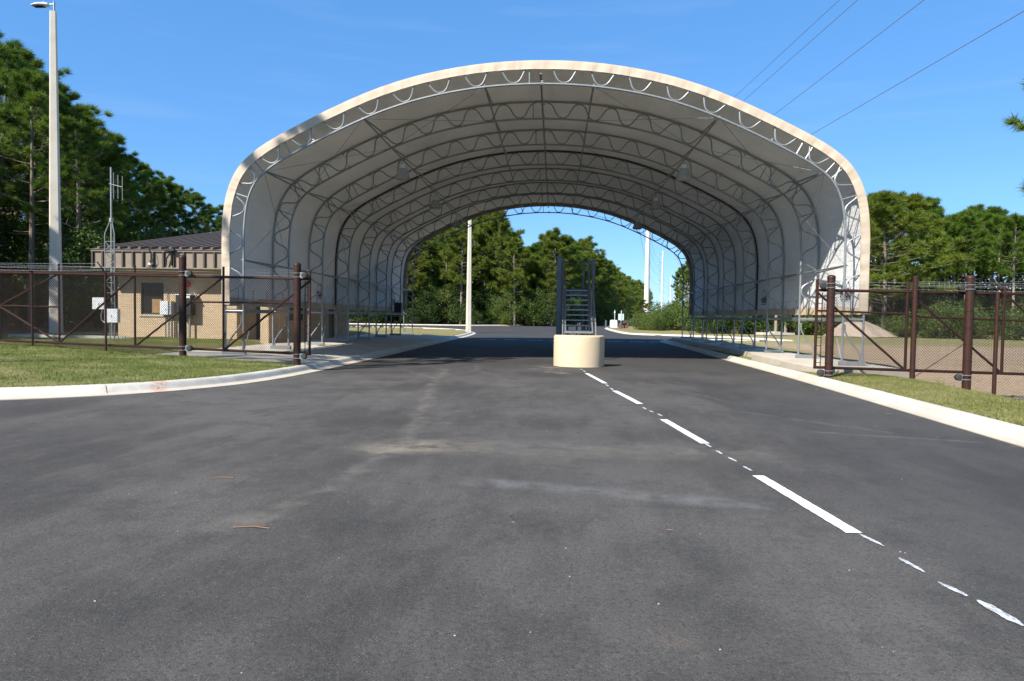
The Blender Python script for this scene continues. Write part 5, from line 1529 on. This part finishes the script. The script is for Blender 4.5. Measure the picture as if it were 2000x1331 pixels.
# right wood
RW = 'pines of the right wood'
def rtop(px): return float(np.interp(px, [1690, 1705, 1740, 1790, 1810, 1830, 1850, 1880, 1930, 1960, 2000, 2060], [400, 385, 388, 400, 425, 470, 445, 430, 428, 445, 440, 430]))
for i, (px, y) in enumerate([(1515, 86), (1534, 88), (1725, 88), (1766, 96), (1700, 102), (1830, 104), (1849, 112), (1862, 106), (1884, 104), (1897, 120), (1915, 110), (1932, 116), (1948, 106), (1966, 118), (1978, 99), (2003, 112), (2030, 104), (1800, 122), (1745, 118), (1600, 108), (1640, 112), (1670, 104), (2060, 110), (1875, 128), (1990, 128)]):
    x, y_ = pt_(px, y)
    h = (630 - rtop(px) - rnd.uniform(0, 16)) / 1333 * y * math.sqrt(1 + (x / y) ** 2) * 0.93 + 1.6
    if px < 1690: h = 15
    ms = FARP[3] if px in (1725, 1766, 1700) else FARP[[0, 2][i % 2]]
    lab = {1725: 'big full pine just right of the shelter edge', 1766: 'yellow tinged pine right of the big full one', 1978: 'pine with a long bare pale trunk at the right edge', 1515: 'left of two pine trunks seen below the right fabric wall', 1534: 'right of two pine trunks seen below the right fabric wall',
           1862: 'slim pine with a straight bare trunk in the right wood'}.get(px, 'high crowned pine in the right wood')
    tree('pine_tree', 'tree', ms, x, y, h, 18, lab, RW, 1.35 if px in (1725, 1766) else rnd.uniform(0.95, 1.2))
for i in range(22):
    px = 1690 + i * 17 + rnd.uniform(-7, 7); y = rnd.uniform(96, 118)
    x, y = pt_(px, y)
    tree('understorey_tree', 'tree', OAKS[(i * 2) % 3], x, y, rnd.uniform(4.5, 7.0), 9, 'low leafy tree below the pines of the right wood', 'understorey of the right wood', rnd.uniform(0.8, 1.1))
for i, (px, y, h) in enumerate([(1835, 82, 3.9), (1860, 85, 4.2), (1885, 83, 3.6), (1815, 84, 3.2), (1985, 80, 4.0), (1962, 82, 2.6), (1745, 84, 2.6), (1770, 86, 2.2), (1908, 88, 3.2)]):
    x, y = pt_(px, y)
    tree('shrub', 'shrub', BUSH[[1, 3][i % 2]], x, y, h, 3, 'pale olive shrub on the grass seen through the right fence', 'shrubs seen through the right fence', 1.15)
# deep backdrops so that no bare horizon shows: far tree belts reading as one mass
def belt(name, label, x0, y0, x1, y1, h, seed, n=110):
    rs = np.random.RandomState(seed); C = []
    for i in range(n * 26):
        u = rs.rand(); w = rs.normal() * 6
        hh = h * (0.75 + 0.25 * math.sin(u * 40 + seed) * math.sin(u * 17))
        C.append((x0 + (x1 - x0) * u + rs.normal() * 2, y0 + (y1 - y0) * u + w, hh * rs.rand() ** 0.6))
    C = np.array(C); K = 7; C = np.repeat(C, K, 0); m = len(C)
    P = C + rs.normal(size=(m, 3)) * 0.9
    a = rvec(rs, m); b = np.cross(a, rvec(rs, m)); b /= np.linalg.norm(b, axis=1, keepdims=True)
    s = 0.75 * rs.uniform(0.6, 1.2, (m, 1))
    V = np.stack([P - a * s * 0.6, P + b * s * 0.4, P + a * s * 0.7, P - b * s * 0.4], 1).reshape(-1, 3)
    o = link(name, np_mesh(name, V, np.arange(len(V)).reshape(-1, 4), M['leaf'])); tag(o, label, kind='stuff')
belt('far_wood', 'dense far woodland closing the view left and centre', -110, 78, -8, 150, 11, 5, 150)
belt('far_wood', 'deep shade of the wood behind the guard house', -90, 30, -30, 82, 9, 9, 120)
belt('far_wood', 'dense far woodland behind the right field', 34, 138, 135, 116, 14, 6, 190)
belt('far_wood', 'hazy tree line at the far end of the power poles', 60, 420, 150, 330, 12, 7, 60)

LM = {
 'L': [(-400, 'the left edge of the photo'), (0, 'the left edge of the photo'), (109, 'the tall light pole'), (216, 'the mast'), (350, 'the wall gate post'), (440, 'the shelter')],
 'C': [(600, 'the left legs'), (790, 'the rear left legs'), (914, 'the far light pole'), (1010, 'the dip in the tree line'), (1090, 'the stair tower'), (1158, 'the stair tower'), (1198, 'the grey pedestal'), (1214, 'the sign post'), (1240, 'the young pine'), (1265, 'the large white pole'), (1400, 'the rear right legs')],
 'R': [(1230, 'the grey pedestal'), (1265, 'the large white pole'), (1290, 'the second white pole'), (1345, 'the rear right legs'), (1440, 'the middle right legs'), (1524, 'the paired trunks'), (1614, 'the right kerb gate post'), (1695, 'the shelter edge'), (1778, 'the slim fence post'), (1885, 'the far thick gate post'), (1940, 'the thin fence post'), (2005, 'the right edge of the photo'), (2300, 'the right edge of the photo')]}
ORD = ['leftmost', 'second from left', 'third from left', 'fourth from left', 'fifth from left', 'sixth from left', 'seventh from left', 'eighth from left', 'ninth from left', 'tenth from left', 'eleventh from left', 'twelfth from left']
def place_labels(key, group, generic, noun):
    obs = []
    for o in COL.objects:
        if o.parent is None and o.get('group') == group and o.get('label') == generic:
            a = math.atan2(o.location.x, o.location.y) + math.atan(83 / 1333.0)
            obs.append((1000 + 1333 * math.tan(a), o))
    obs.sort(key=lambda t: t[0])
    lm = LM[key]
    for (p0, n0), (p1, n1) in zip(lm, lm[1:]):
        seg = [o for p, o in obs if p0 <= p < p1]
        for i, o in enumerate(seg):
            w = ORD[min(i, 11)] if len(seg) > 1 else 'only'
            where = ('beyond ' + n0) if n0 == n1 else 'between ' + n0.replace('the ', '', 1) + ' and ' + n1.replace('the ', '', 1)
            if n0 == n1 and 'edge' not in n0: where = 'behind ' + n0
            o['label'] = '%s %s %s' % (w, noun, where)
place_labels('L', G_L, LBL, 'left wood pine')
place_labels('L', US, 'leafy understorey tree in the shade below the left pines', 'low leafy tree')
place_labels('C', CW, 'pine in the front of the wood beyond the shelter', 'far pine')
place_labels('C', 'leafy trees at the foot of the far wood', 'dark leafy tree at the foot of the wood beyond the shelter', 'dark leafy tree')
place_labels('C', 'rounded trees of the far wood', 'tall rounded leafy tree in the middle of the far wood', 'tall rounded tree')
place_labels('C', 'shrubs below the far wood', 'dark shrub below the trees of the far wood', 'dark shrub')
place_labels('R', RW, 'high crowned pine in the right wood', 'high crowned pine')
place_labels('R', 'scrub around the power poles', 'yellow green shrub in the scrub around the white power poles', 'yellow green shrub')
place_labels('R', 'thicket behind the right fence', 'dark glossy shrub in the thicket behind the right legs and fence', 'dark thicket shrub')
place_labels('R', 'understorey of the right wood', 'low leafy tree below the pines of the right wood', 'low leafy tree')
place_labels('R', 'shrubs seen through the right fence', 'pale olive shrub on the grass seen through the right fence', 'pale olive shrub')
place_labels('C', 'trees receding along the far road', 'tree in the row receding along the far road', 'receding roadside tree')
place_labels('C', 'shrubs along the far road', 'dark shrub at the foot of the trees along the far road', 'roadside shrub')
place_labels('R', 'pines behind the rear right legs', 'pine seen through the rear right legs of the shelter', 'pine')
# ------------------------------------------------------------------ grass blades, weeds, grit, litter
M['bladedry'] = leaf_mat('dry_grass_blades', (0.16, 0.175, 0.045), (0.27, 0.255, 0.09), (0.42, 0.35, 0.18), 0.35, 0.7)
def blades(name, label, n, region, hmin, hmax, wd, seed, mat='blade'):
    rs = np.random.RandomState(seed)
    x0, x1, y0, y1 = region
    X = rs.uniform(x0, x1, n * 2); Y = rs.uniform(y0, y1, n * 2)
    sd_ = poly_sd(X, Y, ROAD)
    patch = np.sin(X * 2.1 + 1.3 * np.sin(Y * 1.9)) * np.sin(Y * 2.7 + np.sin(X * 1.1)) + rs.normal(size=n * 2) * 0.5
    keep = (sd_ > 0.50) & (patch > -0.45)
    keep &= ~((X < -6.75) & (X > -12.5) & (Y > 19.3))
    keep &= ~((X > 7.5) & (X < 10.05) & (Y > 19.5))
    lot = (X > 8.8) & (Y > 19.0); keep &= ~(lot & (rs.rand(n * 2) > 0.04))
    X, Y = X[keep][:n], Y[keep][:n]; m = len(X)
    Z = zland(X, Y) - 0.01 + 0.02 * np.sin(X * 1.7 + np.sin(Y * 1.3)) * np.cos(Y * 1.1) * np.clip((poly_sd(X, Y, ROAD) - 0.7) / 2, 0, 1)
    B = np.stack([X, Y, Z], -1)
    H = rs.uniform(hmin, hmax, (m, 1)) * (0.7 + 0.6 * rs.rand(m, 1) ** 3)
    a = rs.uniform(0, 6.28, m); s = np.stack([np.cos(a), np.sin(a), np.zeros(m)], -1) * wd
    lean = np.stack([rs.normal(size=m) * 0.6, rs.normal(size=m) * 0.6, np.ones(m)], -1); lean /= np.linalg.norm(lean, axis=1, keepdims=True)
    V = np.stack([B - s, B + s, B + lean * H], 1).reshape(-1, 3)
    o = link(name, np_mesh(name, V, np.arange(len(V)).reshape(-1, 3), M[mat])); tag(o, label, kind='stuff')
blades('lawn_grass', 'short grass of the left lawn', 130000, (-22, -6.6, 10.0, 19.6), 0.03, 0.085, 0.008, 1)
blades('yard_grass', 'short grass between the left fence and the guard house', 60000, (-26, -12.6, 19.6, 29), 0.03, 0.08, 0.009, 3)
blades('verge_grass', 'short grass along the right kerb', 80000, (6.0, 13, 7.5, 20), 0.03, 0.075, 0.008, 2, 'bladedry')
rs = np.random.RandomState(4)
def weed(x, y, h, lab):
    n = 60
    z = float(zland(x, y)); a = rs.uniform(0, 6.28, n); r_ = rs.uniform(0, 0.14, n)
    B = np.stack([x + np.cos(a) * r_, y + np.sin(a) * r_, np.full(n, z - 0.02)], -1)
    d = np.stack([np.cos(a) * rs.uniform(0.1, 0.7, n), np.sin(a) * rs.uniform(0.1, 0.7, n), np.ones(n)], -1); d /= np.linalg.norm(d, axis=1, keepdims=True)
    s = np.stack([-np.sin(a), np.cos(a), np.zeros(n)], -1) * 0.007
    V = np.stack([B - s, B + s, B + d * h * rs.uniform(0.5, 1.1, (n, 1))], 1).reshape(-1, 3)
    o = link('weed_tuft', np_mesh('weed_tuft', V, np.arange(3 * n).reshape(-1, 3), M['blade'])); tag(o, lab, 'weeds', 'weed tufts along the fences')
for i, (x, y) in enumerate([(9.75, 17.9), (10.5, 17.6), (10.9, 17.8), (11.3, 17.9), (11.7, 18.0), (10.2, 18.1)]):
    weed(x, y, 0.28, ['big grass tuft left of the far right thick gate post', 'grass tuft right at the foot of the far right thick gate post', 'grass tuft just right of the far right thick gate post', 'grass tuft at the foot of the thin right fence post', 'grass tuft right of the thin right fence post', 'small grass tuft midway between the big tuft and the thick post'][i])
for i, (x, y) in enumerate([(-13.4, 18.6), (-15.6, 18.9), (-16.6, 18.9), (-12.6, 18.7)]):
    weed(x, y, 0.2, ['grass tuft at the left fence post below the mast', 'grass tuft below the tall light pole', 'leftmost grass tuft at the left fence', 'grass tuft between mast and wall gate post'][i])
# grit
n = 70
X = rs.uniform(-7, 6.0, n); Y = 2.6 + 9 * rs.rand(n) ** 1.6
ok = poly_sd(X, Y, ROAD) < -0.2; X, Y = X[ok], Y[ok]; n = len(X)
s = rs.uniform(0.0025, 0.007, (n, 1, 1))
tet = np.array([[-1, -0.6, 0], [1, -0.5, 0], [0, 1, 0], [0.1, 0, 0.9]])[None] * s + np.stack([X, Y, np.full(n, 0.001)], -1)[:, None]
F = (np.array([[0, 1, 3], [1, 2, 3], [2, 0, 3]])[None] + 4 * np.arange(n)[:, None, None]).reshape(-1, 3)
o = link('road_grit', np_mesh('road_grit', tet.reshape(-1, 3), F, M['slab'])); tag(o, 'pale grit scattered over the asphalt', kind='stuff')
# loose pine straw and leaf crumbs drifted along the kerbs and over the road
rs = np.random.RandomState(14)
n = 900
side_pts = []
for path, sgn in ((LEFT_EDGE, -1), (RIGHT_EDGE, 1)):
    L_ = plen(path)
    for q in rs.uniform(0, L_, 260):
        p = along(path, q, q + 0.3)
        if len(p) < 2 or not (2 < p[0][1] < 40) or p[0][0] < -14: continue
        tx, ty = p[1][0] - p[0][0], p[1][1] - p[0][1]; l = math.hypot(tx, ty) or 1
        off = rs.exponential(0.16) + 0.02
        side_pts.append((p[0][0] + ty / l * off * (1 if sgn < 0 else -1), p[0][1] - tx / l * off * (1 if sgn < 0 else -1)))
X = np.concatenate([rs.uniform(-7, 6, 70), np.array([p[0] for p in side_pts])]); Y = np.concatenate([4.5 + 12 * rs.rand(70) ** 1.2, np.array([p[1] for p in side_pts])])
ok = poly_sd(X, Y, ROAD) < -0.01; X, Y = X[ok], Y[ok]; n = len(X)
a = rs.uniform(0, 6.28, n); L_ = rs.uniform(0.015, 0.06, n); wv = rs.uniform(0.001, 0.003, n)
D = np.stack([np.cos(a), np.sin(a), np.zeros(n)], -1); S_ = np.stack([-np.sin(a), np.cos(a), np.zeros(n)], -1); B = np.stack([X, Y, zr(Y) + 0.006], -1)
V = np.stack([B - D * L_[:, None], B + S_ * wv[:, None] + [0, 0, 0.004], B + D * L_[:, None], B - S_ * wv[:, None]], 1).reshape(-1, 3)
o = link('pine_straw', np_mesh('pine_straw', V, np.arange(4 * n).reshape(-1, 4), M['twig'])); tag(o, 'dry pine straw along the kerbs and on the asphalt', kind='stuff')
for i, (x, y, a, L, lab) in enumerate([(-2.1, 4.63, 0.05, 0.26, 'red brown pine twig lying on the near asphalt at left'), (-3.0, 6.0, 0.3, 0.2, 'thin dry twig lying on the asphalt left of the dust ridge'), (-1.0, 8.1, 0.6, 0.16, 'small forked dark twig on the tan dust band')]):
    t = thing('fallen_twig', lab, 'twig', (x, y, 0.004), a)
    MB().tube([(-L / 2, 0, 0.004), (0, 0.012, 0.01), (L / 2, -0.01, 0.004)], 0.004, 5).build('stem', M['twig'], t)
    MB().tube([(0, 0.012, 0.008), (L * 0.35, 0.05, 0.006)], 0.003, 4).build('fork', M['twig'], t)
